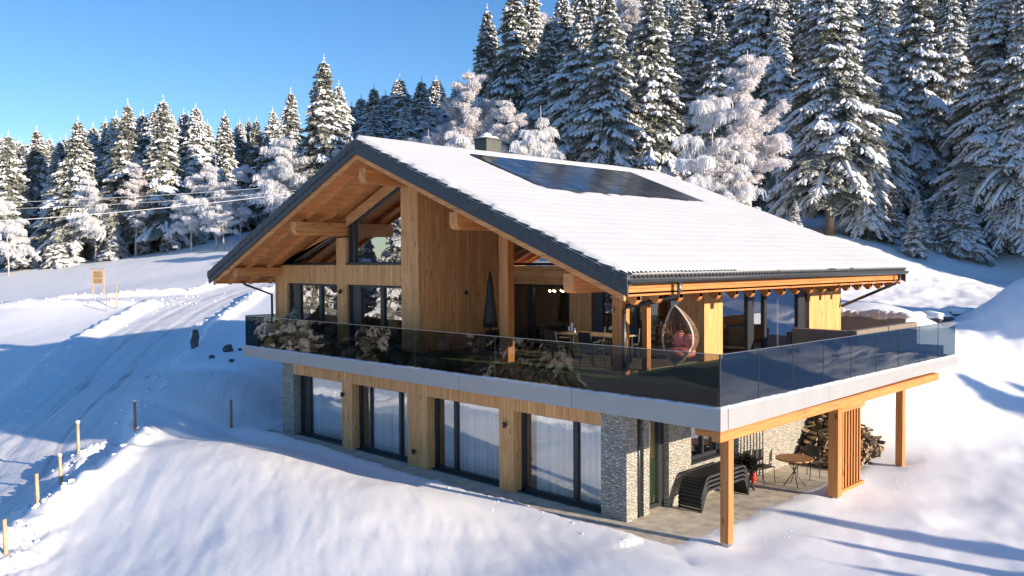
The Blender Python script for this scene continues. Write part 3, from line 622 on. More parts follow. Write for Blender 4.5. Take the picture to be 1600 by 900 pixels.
# snow on both slopes as a bumpy sheet with bare patches
def snow_sheet(s):
    L = (XR-XA if s > 0 else XA-XL); n1 = int(L/.075); n2 = int((Y1-Y0)/.085)
    D, Yy = np.meshgrid(np.linspace(-.02, L+.03, n1), np.linspace(Y0-.04, Y1+.04, n2), indexing='ij')
    X = XA+s*D; zb = ZA-(SR if s > 0 else SL)*D
    h = .085+.03*fbm(D*.7, Yy*.5, 3, 51)+.007*np.abs(np.sin(D*math.pi/.345))
    rag = .05*fbm(D*3, Yy*3, 3, 55)
    edge = np.minimum(Yy-(Y0+.03), (Y1-.02)-Yy)+rag*1.0; h = h*sstep(0, .05, edge)
    el = L-.09-D+.16*np.maximum(0, fbm(D*0, Yy*.9, 3, 57))*(Yy > 3)-.1*(Yy < 3.5)+rag*.6; h = np.where((el < .02) & (D < L-.01), h*sstep(-.03, .02, el), h)
    if s > 0:
        px0, px1, py0, py1 = .60, 3.86, 2.74, 10.95
        inp = np.minimum(np.minimum(D-px0+.02, px1-.10-D+.30*fbm(D*1.5, Yy*2.6, 4, 61)), np.minimum(Yy-py0, py1-Yy)); h = h*(1-sstep(-.03, .03, inp))-.06*sstep(-.01, .03, inp)
    Z = zb+np.where(h < .012, -.03, h)
    V = np.stack([X.ravel(), Yy.ravel(), Z.ravel()], 1); i, j = np.meshgrid(np.arange(n1-1), np.arange(n2-1), indexing='ij')
    F = np.stack([i*n2+j, (i+1)*n2+j, (i+1)*n2+j+1, i*n2+j+1], -1).reshape(-1, 4)
    if s < 0: F = F[:, ::-1]
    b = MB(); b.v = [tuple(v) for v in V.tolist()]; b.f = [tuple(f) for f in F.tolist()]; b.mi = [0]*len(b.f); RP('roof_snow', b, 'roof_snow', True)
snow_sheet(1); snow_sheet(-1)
# solar panels 3 rows x 5
for r in range(3):
    for c in range(5):
        d0 = .62+r*1.085; d1 = d0+1.065; y0 = 2.82+c*1.62; y1 = y0+1.60
        def q(d, y, o): return (XA+d, y, ZA-SR*d+o)
        b = MB(); b.hexa([q(d0, y0, .05), q(d1, y0, .05), q(d1, y1, .05), q(d0, y1, .05), q(d0, y0, .095), q(d1, y0, .095), q(d1, y1, .095), q(d0, y1, .095)]); o = P('solar_panel', b, 'black')
        g = MB(); g.quad(q(d0+.015, y0+.015, .098), q(d1-.015, y0+.015, .098), q(d1-.015, y1-.015, .098), q(d0+.015, y1-.015, .098)); child('cell_face', g, 'pv', o)
# chimney
b = MB(); b.box(-11.9, -11.32, 4.26, 4.94, 8.6, 9.93); ch = P('chimney', b, 'chimney_metal', bevel=.01)
b = MB(); b.box(-11.94, -11.28, 4.22, 4.98, 9.93, 9.97); child('cap', b, 'chimney_metal', ch)
b = MB(); b.blob((-11.61, 4.60, 9.99), (.36, .40, .07), .08, 14, 6); b.blob((-11.62, 4.56, 10.07), (.16, .16, .12), .2, 10, 6); child('snow_cap', b, 'tree_snow', ch, True)

GX = -1.72
# --- paved terrace and wall behind the balcony
b = MB(); b.box(-18.3, -.6, -.30, .3, -.25, .0); b.box(-17.5, -.6, .3, 10.2, -.25, -.002); o = b.build('terrace_paving', 'concrete'); o['kind'] = 'structure'
b = MB(); b.box(-6.5, GX, 14.3, 14.55, 2.8, 4.02); o = b.build('garden_wall', 'conc_wall', None); tag(o, 'grey concrete retaining wall with snow on top behind the terrace sofa', 'wall')
b = MB()
for i in range(int((GX+6.5)/.11)): b.blob((-6.35+i*.11, 14.42+random.uniform(-.03, .05), 4.02), (.26, .2, .09+.08*math.sin(i*.23)**2+random.random()*.03), .08, 8, 5, i)
s_ = b.build('snow_cap', 'tree_snow', None, True); s_.parent = o

# ------------------------------------------------------------------ trees
def trunk_mesh(h, r, seed, mat='bark'):
    rd = random.Random(seed); pts = []; rs = []
    for i in range(9):
        t = i/8; pts.append((rd.uniform(-.05, .05)*t*h*.05, rd.uniform(-.05, .05)*t*h*.05, -.6+(h*.97+.6)*t)); rs.append(r*(1-t)**.8*(1.25 if i == 0 else 1)+.02)
    b = MB(); b.tube(pts, rs, 8)
    for i in range(16):   # dead lower stubs
        z = rd.uniform(.03, .18)*h; a = rd.uniform(0, 6.3); l = rd.uniform(.4, 1.3); b.tube([(0, 0, z), (math.cos(a)*l, math.sin(a)*l, z-.1*l)], [.03, .01], 4, False)
    return b.mesh('trunk', mat, True)
def spruce(h, rad, seed, low=.08, snow=.8, droop=.30, dens=1.0):
    rd = random.Random(seed); b = MB(); V = b.v; F = b.f; M = b.mi
    def tri(p, q, r, m): i = len(V); V.extend((p, q, r)); F.append((i, i+1, i+2)); M.append(m)
    def quad(p, q, r, s, m): i = len(V); V.extend((p, q, r, s)); F.append((i, i+1, i+2, i+3)); M.append(m)
    def lump(c, d, l, w, hh, dz):   # loaf of snow lying along a twig: c start, d direction, drooping by dz
        px, py = -d[1], d[0]; n = 4; i0 = len(V)
        for k in range(n):
            t = k/(n-1); wk = w*(.55, 1.0, .95, .35)[k]*rd.uniform(.8, 1.2); hk = hh*(.5, 1.0, .9, .25)[k]*rd.uniform(.8, 1.2); x, y, z = c[0]+d[0]*l*t, c[1]+d[1]*l*t, c[2]+dz*t*t
            V.extend(((x-px*wk, y-py*wk, z-.06-.35*wk), (x-px*wk*.5, y-py*wk*.5, z+hk*.8), (x+px*wk*.4, y+py*wk*.4, z+hk), (x+px*wk, y+py*wk, z-.06-.35*wk)))
        for k in range(n-1):
            for q in range(3): F.append((i0+k*4+q, i0+k*4+4+q, i0+k*4+5+q, i0+k*4+q+1)); M.append(1)
        F.append((i0+12, i0+15, i0+14, i0+13)); M.append(1); F.append((i0, i0+1, i0+2, i0+3)); M.append(1)
    z = low*h; ga = rd.random()*6
    snq = [[rd.choice((.45, .8, 1.1, 1.3)) for _ in range(12)] for _ in range(9)]
    nbr = int(300*dens*(rad/3.4)**.5)
    side = [[rd.uniform(.68, 1.18) for _ in range(9)] for _ in range(9)]
    for bi in range(nbr):
        t = low+(.985-low)*(1-(1-bi/nbr)**1.0)
        t = low+(.965-low)*((bi+rd.random())/nbr)**.92; zc = t*h
        prof = ((1-t)**.95)*1.10*min(1, .35+(1-t)*5)*(.80+.20*min(1, (t-low)/.10)); ga += 2.399; a = ga+rd.uniform(-.35, .35)
        L = (rad*prof+.05)*rd.uniform(.66, 1.12)*side[int(a/6.2832*8) % 8][int(t*8)]
        if rd.random() < .05: L *= 1.22
        ca, sa = math.cos(a), math.sin(a); up = .45 if t > .88 else rd.uniform(-.02, .22); dr = droop*rd.uniform(.7, 1.8)*(1.05-.55*t)
        def bp_(s): return (ca*L*s*(1-.12*dr), sa*L*s*(1-.12*dr), zc+L*(up*s-dr*1.9*s*s+dr*.5*s**4))
        nt_ = max(3, int(L/.24)); sq = snq[int(a/6.2832*7) % 8][min(11, int(t*12))]; hv = rd.random() < snow*sq
        if hv and L > .6:
            c0 = bp_(.35); c1 = bp_(1.0); lump(c0, (ca, sa), L*.66, .07+.035*L, .07+.025*L, c1[2]-c0[2])
        for j in range(nt_+1):
            s = .2+.8*j/nt_; c = bp_(s)
            for sd_ in ((-1, 1) if j < nt_ else (0,)):
                tl = (L*.38*(1.12-s)+min(.20, L*.3))*rd.uniform(.7, 1.25) if sd_ else .36
                aa = a+sd_*rd.uniform(.7, 1.15); dx, dy = math.cos(aa), math.sin(aa); px, py = -dy, dx
                zd = -rd.uniform(.30, .75)*(1-.45*t)
                e = (c[0]+dx*tl, c[1]+dy*tl, c[2]+zd*tl-.02); m_ = ((c[0]+e[0])/2, (c[1]+e[1])/2, (c[2]+e[2])/2+.05)
                wd = .075+.055*tl; hg = rd.uniform(.14, .34)
                quad(c, m_, (m_[0]+px*.06, m_[1]+py*.06, m_[2]-hg), (c[0]-px*.06, c[1]-py*.06, c[2]-hg*.8), 0)
                tri(m_, e, (m_[0]-px*.08, m_[1]-py*.08, m_[2]-hg*1.1), 0)
                quad((c[0]-px*wd, c[1]-py*wd, c[2]-.035), (c[0]+px*wd, c[1]+py*wd, c[2]-.035), (m_[0]+px*wd*1.5, m_[1]+py*wd*1.5, m_[2]-.08), (m_[0]-px*wd*1.5, m_[1]-py*wd*1.5, m_[2]-.08), 0)
                tri((m_[0]-px*wd*1.5, m_[1]-py*wd*1.5, m_[2]-.08), (m_[0]+px*wd*1.5, m_[1]+py*wd*1.5, m_[2]-.08), (e[0]+dx*.1, e[1]+dy*.1, e[2]-.06), 0)
                if hv and rd.random() < .45+.55*s: lump(c, (dx, dy), tl*rd.uniform(.85, 1.08), wd*rd.uniform(.75, 1.3)*min(1, .45+L*.4), rd.uniform(.07, .16)*min(1, .4+L*.4), zd*tl)
    for k in range(16):
        a = k*2.4; zc = h*(.93+.09*k/16); l = .26*(1-k/16)+.02; lump((0, 0, zc), (math.cos(a), math.sin(a)), l, .035, .04, .05); tri((0, 0, zc), (math.cos(a)*l*1.2, math.sin(a)*l*1.2, zc+.02), (math.cos(a+.5)*l, math.sin(a+.5)*l, zc-.1), 0)
    me = b.mesh('crown', ['needles', 'tree_snow'], False)
    me.polygons.foreach_set('use_smooth', [x == 1 for x in M]); return me
def frosty(h, seed, mat, spread=.28, weep=1.0, dens=1.0):
    rd = random.Random(seed); wood_ = MB(); tw = MB(); V = tw.v; F = tw.f; M = tw.mi
    pts = [(0, 0, -.5)]; x = y = 0
    for i in range(1, 9): x += rd.uniform(-.12, .12); y += rd.uniform(-.12, .12); pts.append((x, y, h*.93*i/8))
    wood_.tube(pts, [.15*h/10*(1-i/9)**.9+.015 for i in range(9)], 7)
    def strand(p, L, dx, dy):
        n = 2; q = p; wx = rd.uniform(.018, .036); a = rd.uniform(0, 3.14); px, py = math.cos(a)*wx, math.sin(a)*wx
        for k in range(n):
            f = k/n; r = (q[0]+dx*L/n*(1-f*.8*weep), q[1]+dy*L/n*(1-f*.8*weep), q[2]-L/n*(.25+.75*f)*weep+(1-weep)*L/n*.9)
            i = len(V); V.extend(((q[0]-px, q[1]-py, q[2]), (q[0]+px, q[1]+py, q[2]), (r[0]+px, r[1]+py, r[2]), (r[0]-px, r[1]-py, r[2]))); F.append((i, i+1, i+2, i+3)); M.append(0)
            # side twigs
            for _ in range(2):
                b2 = rd.uniform(0, 6.3); l = rd.uniform(.12, .32); e = (q[0]+math.cos(b2)*l, q[1]+math.sin(b2)*l, q[2]-l*rd.uniform(-.2, .9)); i = len(V)
                V.extend((q, (q[0]+px*1.2, q[1]+py*1.2, q[2]+.02), e)); F.append((i, i+1, i+2)); M.append(0)
            q = r
    def clump(p, sz):
        i = len(V); 
        for k in range(6): a = k*1.047; V.append((p[0]+math.cos(a)*sz*rd.uniform(.6, 1.2), p[1]+math.sin(a)*sz*rd.uniform(.6, 1.2), p[2]-sz*rd.uniform(.2, .7)))
        V.append((p[0], p[1], p[2]+sz*.5))
        for k in range(6): F.append((i+k, i+(k+1) % 6, i+6)); M.append(0)
    for k in range(int(22*dens)):
        t = rd.uniform(.22, .95); a = rd.uniform(0, 6.3); base = pts[int(t*8)]; L = h*spread*(1.15-t*.85)*rd.uniform(.7, 1.2); zb = h*.93*t
        cur = (base[0], base[1], zb); P_ = [cur]; el = rd.uniform(.75, 1.15)
        for s in range(5):
            el -= .22*weep; a += rd.uniform(-.25, .25); st = L/5*1.2; cur = (cur[0]+math.cos(a)*math.cos(el)*st, cur[1]+math.sin(a)*math.cos(el)*st, cur[2]+math.sin(el)*st); P_.append(cur)
        wood_.tube(P_, [.05*h/12*(1-i/6)+.008 for i in range(6)], 4, False)
        for s in range(1, 6):
            for j in range(3):
                a2 = a+rd.uniform(-1.6, 1.6); e2 = rd.uniform(.1, .8); l2 = L*.35*rd.uniform(.5, 1.1); c = P_[s]; Q = [c]
                for u in range(3): e2 -= .25*weep; c = (c[0]+math.cos(a2)*math.cos(e2)*l2/3, c[1]+math.sin(a2)*math.cos(e2)*l2/3, c[2]+math.sin(e2)*l2/3); Q.append(c)
                wood_.tube(Q, [.016, .012, .009, .006], 3, False)
                for q in Q[1:]:
                    [clump((q[0]+rd.uniform(-.2, .2), q[1]+rd.uniform(-.2, .2), q[2]+rd.uniform(-.35, .05)), rd.uniform(.04, .11)*h/11) for _ in range(2)]
                    for _ in range(10): aa = rd.uniform(0, 6.3); strand((q[0]+rd.uniform(-.15, .15), q[1]+rd.uniform(-.15, .15), q[2]+rd.uniform(-.1, .1)), rd.uniform(.35, 1.1)*h/11, math.cos(aa)*.5, math.sin(aa)*.5)
    return wood_.mesh('trunk', 'birch_bark', True), tw.mesh('crown', mat, False)
SPR = [(18, 3.7, 1, .10, .72), (18, 3.1, 2, .08, .6), (18, 4.2, 3, .14, .85), (18, 3.4, 4, .12, .5), (18, 2.7, 5, .07, .75), (18, 4.4, 6, .06, .9), (18, 3.6, 7, .13, .42), (18, 4.1, 8, .15, .5), (18, 3.2, 9, .11, .36)]
SPM = [(spruce(a, b_*1.22, s, lo, sn*.9, .34, 1.9), trunk_mesh(18, .2+.03*s, s)) for a, b_, s, lo, sn in SPR]
GIANT = [(spruce(30, 5.6, 31, .09, .9, .42, 2.3), trunk_mesh(30, .42, 31)), (spruce(30, 4.7, 32, .13, .85, .36, 2.2), trunk_mesh(30, .36, 32))]
FRM = [frosty(12, 21, 'frost', .30, 1.0, 1.1), frosty(12, 22, 'frost_warm', .22, .6), frosty(12, 23, 'frost', .34, 1.1, 1.2), frosty(12, 24, 'frost_warm', .26, .8, 1.1)]
def plant_tree(kind, var, x, y, z, h, label, group=None, wide=1.0, name=None):
    if kind == 's': cm, tm = SPM[var % len(SPM)]; nm = name or 'spruce_tree'; s = h/18
    elif kind == 'g': cm, tm = GIANT[var % 2]; nm = name or 'spruce_tree'; s = h/30
    else: tm, cm = FRM[var % len(FRM)]; nm = name or 'frosted_birch_tree'; s = h/12; wide *= .74
    r = bpy.data.objects.new(nm, None); COL.objects.link(r); r.location = (x, y, z); r.rotation_euler = (random.uniform(-.02, .02), random.uniform(-.02, .02), random.uniform(0, 6.28)); r.scale = (s*wide, s*wide, s)
    tag(r, label, 'tree', group)
    for n_, me in (('trunk', tm), ('crown', cm)): o = bpy.data.objects.new(n_, me); COL.objects.link(o); o.parent = r
    return r
def tree_px(kind, var, px, d, top, label, group=None, wide=1.0, sink=0):
    p = at(px, 408, d); z = Hs(p.x, p.y)-sink; tz = at(px, top, d).z
    return plant_tree(kind, var, p.x, p.y, z, max(2, tz-z), label, group, wide)
# left edge of the forest, front row: (px, depth, top)
LEFT = [(18, 104, 208, 0, 'spruce at the far left edge of the wood, first to rise at the frame edge'), (62, 108, 200, 1, 'narrow pointed spruce near the left end of the snowy wood'), (92, 103, 232, 4, 'short snow dusted spruce left of the tallest left group'),
        (128, 101, 184, 2, 'broad yellow green lit spruce with snow shelves, left of the wood centre'), (168, 106, 195, 4, 'slim spruce squeezed between two broader lit spruces'), (205, 101, 160, 3, 'tall dark topped spruce left of the tallest one'),
        (256, 99, 153, 0, 'tallest sunlit spruce in the left part of the wood, above the power lines'), (314, 103, 164, 1, 'round topped snowy spruce right of the tallest left spruce'),
        (352, 106, 176, 4, 'slender spruce behind the white frosted birches'), (402, 108, 184, 3, 'spruce just left of the roof slope, snow on its top')]
for px, d, top, v, lb in LEFT: tree_px('s', (6, 7, 4, 7, 0, 8, 6, 2, 1, 8)[LEFT.index((px, d, top, v, lb))], px, d, top, lb, None, 1.1)
gl = 'spruces in the depth of the snowy wood on the left'
for px, d, top, v in [(-20, 106, 215, 1), (-60, 110, 225, 2), (40, 112, 222, 3), (78, 114, 212, 5), (110, 112, 212, 0), (148, 113, 205, 1), (186, 113, 185, 2), (232, 110, 185, 5), (285, 108, 195, 2), (332, 112, 190, 5), (375, 113, 188, 2), (430, 112, 170, 5), (455, 106, 140, 1), (5, 118, 212, 2), (220, 118, 178, 3), (300, 118, 182, 4), (385, 118, 186, 0)]:
    tree_px('s', v, px+random.uniform(-4, 4), d, top, 'snowy spruce standing in the second rows of the wood left of the house', gl)
for px, d, top, v, lb in [(300, 101, 262, 2, 'low rounded frosted birch right of the tallest left spruce'), (338, 100, 235, 0, 'white rounded frosted birch beside the dark gap left of the roof'), (378, 101, 250, 2, 'white frosted birch nearest to the left roof slope'), (350, 98, 290, 0, 'small frosted birch in the shadow at the wood edge'), (432, 98, 205, 2, 'pale frosted tree left of the big dark spruce behind the roof'), (455, 96, 190, 0, 'frosted birch touching the big spruce behind the roof')]:
    tree_px('f', v, px, d-9, top, lb)
for px, d, top, v in [(225, 98, 352, 3), (262, 97, 345, 1), (180, 98, 350, 5), (315, 98, 362, 4), (30, 100, 345, 2), (100, 99, 348, 5)]:
    tree_px('s', v, px, d, top, 'knee high young spruce bowed under snow at the foot of the left wood', 'young spruces along the foot of the left wood', 1.5)
rl = random.Random(404)
for k in range(46):
    px = -40+k*11+rl.uniform(-6, 6); sky = np.interp(px, [0, 60, 125, 200, 256, 352, 402, 470], [208, 200, 184, 160, 155, 176, 184, 150]); d = rl.uniform(103, 121)
    if k % 6 == 5: tree_px('f', rl.randrange(4), px, d-8, sky+rl.uniform(50, 100), 'frosted birch among the spruces in the depth of the left wood', 'frosted birches in the depth of the left wood')
    else: tree_px('s', rl.choice((0, 2, 5, 6, 7, 8, 7, 6)), px, d, sky+rl.uniform(10, 45), 'snowy spruce standing in the second rows of the wood left of the house', gl, 1.15)
for k in range(20):
    px = 535+k*13+rl.uniform(-5, 5); tree_px('f' if k % 2 else 's', rl.choice((2, 5, 0)), px, rl.uniform(98, 118), 165-.12*(px-535)+rl.uniform(-5, 35), 'snowy tree in the dense row above the front half of the ridge', 'trees in the dense row above the ridge', 1.2)
# behind the roof
tree_px('s', 6, 508, 88, 91, 'big dark green spruce standing alone above the left roof slope', None, 1.12); tree_px('s', 5, 530, 92, 130, 'spruce close behind the right side of the big spruce above the roof')
for px, d, top, v, lb in [(548, 108, 162, 4, 'thin spruce right of the big spruce above the ridge'), (568, 112, 150, 1, 'pointed spruce above the front end of the ridge'), (590, 105, 134, 3, 'dark narrow spruce above the front half of the ridge'), (608, 110, 145, 4, 'spruce between two dark narrow ones over the ridge'),
                         (630, 108, 120, 4, 'tall thin spruce over the ridge with a white tip'), (658, 103, 124, 3, 'nearly black spruce left of the frosted birches over the ridge'), (688, 112, 122, 1, 'spruce peeping over the frosted birches above the ridge'), (720, 116, 126, 1, 'spruce hidden behind the warm frosted birch crown')]:
    tree_px('s', {4: 5, 1: 2, 3: 0}[v], px, d, top, lb, None, 1.3)
for px, d, top, v, lb in [(640, 96, 205, 2, 'low white frosted tree left of the chimney, half behind the ridge'), (672, 92, 190, 0, 'rounded frosted tree with snowy cap left of the chimney'), (705, 95, 128, 1, 'warm beige frosted birch with a fanned crown left of the chimney'), (742, 93, 92, 3, 'tall frosted birch with pale straight stem left of the chimney'), (765, 96, 135, 1, 'thin frosted birch behind the chimney'),
                         (725, 84, 195, 2, 'low hanging frosted tree touching the chimney'), (800, 86, 140, 3, 'frosted birch with dark stem right of the chimney'), (845, 84, 150, 0, 'frosted birch with heavy white cap right of the chimney'), (820, 80, 195, 2, 'low frosted bush like tree right of the chimney'), (870, 80, 200, 0, 'frosted tree above the solar panels'), (905, 95, 60, 1, 'warm lit frosted birch high above the solar panels'), (850, 108, -10, 1, 'sunlit beige birch top at the left end of the high forest'), (985, 100, -20, 3, 'beige birch top between dark spruces at the upper edge of the photo')]:
    tree_px('f', v, px, d-16 if d < 97 and px < 900 else d, top, lb)
# tall forest on the right
big = [(767, 98, 14, 1, 1., 'dark blue green spruce at the left end of the high forest, free against the sky'), (805, 94, -30, 3, 1., 'second dark spruce from the left in the high forest'), (835, 98, -25, 0, .95, 'spruce with white shelves just right of the two dark free ones'), (880, 88, -10, 2, 1., 'spruce with sagging branches above the solar panels'), (930, 84, -40, 5, 1., 'broad spruce rising behind the middle of the roof ridge'), (965, 80, 30, 0, 1., 'spruce above the far end of the solar panels'), (1010, 78, 10, 2, 1., 'heavily loaded spruce behind the far end of the ridge'),
       (1065, 76, -30, 5, 1., 'blue shaded spruce left of the tall pinkish birch'), (1100, 84, -60, 3, 1., 'dark spruce behind the pinkish birch'), (1218, 72, -20, 2, .9, 'shaded spruce between pinkish birch and the golden lit giant'), (1296, 60, -150, 5, 1.12, 'giant spruce with golden lit middle, at the forest edge right of the roof'), (1372, 66, -60, 3, .9, 'dark spruce behind the right flank of the golden lit giant'),
       (1350, 60.5, 120, 2, .95, 'lower spruce with hanging snowy boughs right of the golden lit giant'), (1440, 72, 30, 4, 1.1, 'pale frosted slim spruce left of the rightmost giant'), (1545, 62, -120, 5, 1.15, 'giant snow laden spruce near the right frame edge with visible trunk'), (1600, 60, -60, 2, 1.1, 'spruce cut by the right frame edge'), (1490, 70, -40, 0, 1., 'spruce behind the left flank of the rightmost giant')]
for px, d, top, v, wd, lb in big: tree_px('g' if d < 77 else 's', v, px, d, top, lb, None, wd)
for px, d, top, v, lb in [(1175, 57, 58, 3, 'tall pinkish weeping birch in front of the dark spruces'), (1115, 56, 130, 2, 'weeping frosted birch with sunlit head left of the tall pinkish one'), (1145, 55, 230, 0, 'low frosted shrub like birch behind the roof edge'), (1228, 62, 250, 2, 'frosted thicket tree at the rear roof corner')]:
    tree_px('f', v, px, d, top, lb)
gr = 'spruces in the depth of the high forest behind the house'
for row, (d, x0, x1, st) in enumerate([(74, 950, 1640, 62), (82, 900, 1660, 58), (90, 850, 1680, 55), (99, 820, 1700, 52), (110, 800, 1720, 50), (122, 790, 1740, 48), (136, 800, 1760, 48)]):
    px = x0+row*17 % 30
    while px < x1:
        dd = d+random.uniform(-3, 3); p = at(px, 408, dd); hh = random.uniform(15, 22)*(1+.08*(px > 1100)); z = Hs(p.x, p.y)
        # keep the skyline falling to the left
        topz = at(px, -40 if px > 870 else (20+(870-px)*.5), dd).z
        if px < 870: hh = max(6, min(hh, topz-z))
        plant_tree('s', random.randrange(6), p.x, p.y, z-.2, hh, 'snow covered spruce among many alike in the shaded forest behind the roof', gr, random.uniform(.95, 1.15)); px += st*random.uniform(.75, 1.2)
for px, d, top in [(1432, 58, 300), (1240, 57, 312), (1395, 61, 285), (1505, 60, 290), (1470, 61, 300), (1580, 60, 255)]:
    tree_px('s', int(px) % 6, px, d, top, 'small young spruce at the shaded foot of the high forest', 'young spruces at the foot of the high forest', 1.3)
# forest outside the frame on the right (throws the long shadows, shows in the glass)
go = 'spruces beyond the right edge of the clearing'
for (x, y, h) in [(-3, 50, 17), (3, 47, 14), (9, 49, 15), (14, 45, 14), (20, 48, 15), (26, 44, 15), (6, 56, 17), (13, 55, 15), (20, 57, 17), (28, 53, 17), (-1, 60, 23), (0, 68, 24), (9, 66, 24), (18, 67, 24), (30, 63, 24), (6, 76, 25), (-2, 84, 24), (16, 80, 24), 
                  (38, 24.5, 7.5), (19, 28.2, 7), (24, 28.8, 8.5), (16.5, 26.3, 5.5), (52, 40, 18), (20.5, 4.6, 5.0), (60, -2, 9), (28, 21.5, 6.2), (24, 8.3, 6.0), (17, 5.3, 4.4)]:
    y += 9*(y > 42)
    plant_tree('s', random.randrange(6), x, y, Hs(x, y)-.2, h, 'snowy spruce beyond the right edge of the clearing', go)
# wood in front of the house, behind the photographer
for i in range(30):
    x = -118+i*3.9+random.uniform(-1.5, 1.5); y = (-30-random.uniform(0, 10)) if x < -30 else (-52-random.uniform(0, 8)); plant_tree('s', (6, 7, 8, 0)[i % 4], x, y, Hs(x, y)-.3, random.uniform(13, 19), 'snowy tree of the wood facing the gable front', 'trees of the wood facing the gable front')

# ------------------------------------------------------------------ smaller things
# snow stakes along the track
def stake(u, v, d, h, label, lean=0, mat='old_wood', capped=True):
    p = at(u, v, d); z = Hs(p.x, p.y); b = MB(); b.tube([(0, 0, -.3), (lean*h, 0, h)], [.055, .045], 8)
    r = empty('snow_stake', (p.x, p.y, z), label, 'stake', 'wooden snow stakes beside the track'); o = b.build('pole', mat, None, True); o.parent = r
    if capped: c = MB(); c.blob((lean*h, 0, h+.02), (.07, .07, .06), .15, 8, 5); q = c.build('snow_cap', 'tree_snow', None, True); q.parent = r
simple('stake_wood', (.50, .36, .22), .8, 0, .25, 8)
stake(10, 878, 19, .78, 'wooden snow stake at the bottom left corner of the photo', -.1, 'stake_wood', False); stake(60, 811, 21.5, .76, 'second wooden snow stake from the bottom left corner', -.1, 'stake_wood', False); stake(96, 752, 24, .8, 'third wooden snow stake from the bottom left corner, below the white capped ones', -.12, 'stake_wood')
stake(123, 720, 26.2, .95, 'white capped sunlit stake where the mound meets the track', -.02, 'stake_wood'); stake(212, 686, 28.7, .98, 'white capped stake at the edge of the big shadow on the crest of the mound', -.04)
stake(361, 652, 30.5, 1.0, 'dark stake standing in the blue shadow left of the house', .02, 'old_wood', False)
for u, v, d, h, lb in [(183, 485, 57, 1.7, 'taller thin marker pole beside the junction of the tracks'), (168, 490, 56, 1.1, 'shorter thin marker pole beside the junction of the tracks')]:
    p = at(u, v, d); b = MB(); b.tube([(0, 0, -.3), (-.05, 0, h)], .04, 6); o = b.build('marker_pole', 'stake_wood', None, True); o.location = (p.x, p.y, Hs(p.x, p.y)); tag(o, lb, 'pole', 'thin marker poles at the track junction')
# information board
p = at(154, 466, 67); zb = Hs(p.x, p.y); r = empty('notice_board', (p.x, p.y, zb), 'wooden notice board on two posts in the snowfield behind the track junction', 'sign board'); r.rotation_euler = (0, 0, R_(45))
for sx in (-.42, .42): b = MB(); b.box(sx-.05, sx+.05, -.05, .05, -.3, 1.95); b.build('post', 'stake_wood', r)
b = MB(); b.box(-.37, .37, -.04, .04, .75, 1.85); b.build('board', 'stake_wood', r)
b = MB(); b.box(-.33, .33, -.055, -.041, .85, 1.2); b.build('lower_panel', 'old_wood', r); b = MB(); b.box(-.33, .33, -.056, -.041, 1.28, 1.78); b.build('upper_panel', 'old_wood', r)
b = MB(); b.box(-.52, .52, -.1, .1, 1.95, 2.0); b.build('top_rail', 'old_wood', r)
# dark stones and the marker stone in the blue shadow
def boulder(u, v, d, r3, label, seed, cap=True):
    p = at(u, v, d); z = Hs(p.x, p.y); r = empty('boulder', (p.x, p.y, z), label, 'rock', 'dark rocks poking out of the shaded snow'); b = MB(); b.blob((0, 0, r3[2]*.5), r3, .25, 8, 6, seed); b.build('rock', 'rock', r)
    if cap: c = MB(); c.blob((0, 0, r3[2]*.95), (r3[0]*1.08, r3[1]*1.08, r3[2]*.75), .15, 10, 6, seed); c.build('snow_cap', 'tree_snow', r, True)
p = at(305, 556, 42); z = Hs(p.x, p.y); r = empty('standing_stone', (p.x, p.y, z), 'upright dark stone with a snow plastered face beside the shaded drive', 'stone'); b = MB(); b.blob((0, 0, .35), (.24, .2, .62), .18, 9, 7, 3); b.build('rock', 'rock', r)
c = MB(); c.blob((.02, -.02, .95), (.2, .17, .12), .15, 8, 5); c.blob((-.06, -.17, .62), (.13, .07, .25), .2, 8, 5); c.build('snow_cap', 'tree_snow', r, True)
boulder(357, 552, 41, (.28, .25, .22), 'pointed dark rock right of the upright stone', 5, False); boulder(331, 566, 39, (.14, .13, .1), 'small dark rock between the upright stone and the house', 6, False); boulder(362, 584, 37, (.14, .12, .09), 'small dark rock nearest to the stake in the shadow', 7, False); boulder(375, 549, 41, (.1, .1, .08), 'tiny dark rock close to the balcony corner', 8, False)
# rocks with snow at the far right, above the terrace
def rocks(): 
    L = ['first', 'second', 'third', 'fourth', 'fifth']
    for i, (u, v, d, a) in enumerate([(1428, 502, 35, .45), (1450, 496, 36, .6), (1468, 498, 36.5, .5), (1490, 500, 37, .55), (1512, 503, 38, .4)]):
        boulder(u, v, d, (a, a*.8, a*.5), L[i]+' snow capped rock from the left behind the right end of the glass balustrade', 20+i)
rocks()
# overhead wires
def wire(pts, sag, rad, label):
    P_ = [at(*q) for q in pts]; a, c = P_; a2 = a+(a-c)*.8; c2 = c+(c-a)*.9; b = MB(); N = 40; Q = [a2.lerp(c2, i/N)-Vector((0, 0, sag*4*(i/N)*(1-i/N)-sag*.9)) for i in range(N+1)]
    b.tube(Q, rad, 5); o = b.build('overhead_wire', 'wire', None, True); tag(o, label, 'wire', 'frosted overhead wires in front of the wood')
wire([(70, 342, 78), (450, 303, 84)], 1.2, .035, 'lowest and thickest frosted wire in front of the left wood')
wire([(0, 318, 80), (450, 291, 86)], 1.2, .018, 'uppermost thin frosted wire in front of the left wood'); wire([(60, 326, 79), (450, 299, 85)], 1.3, .016, 'middle thin frosted wire in front of the left wood')
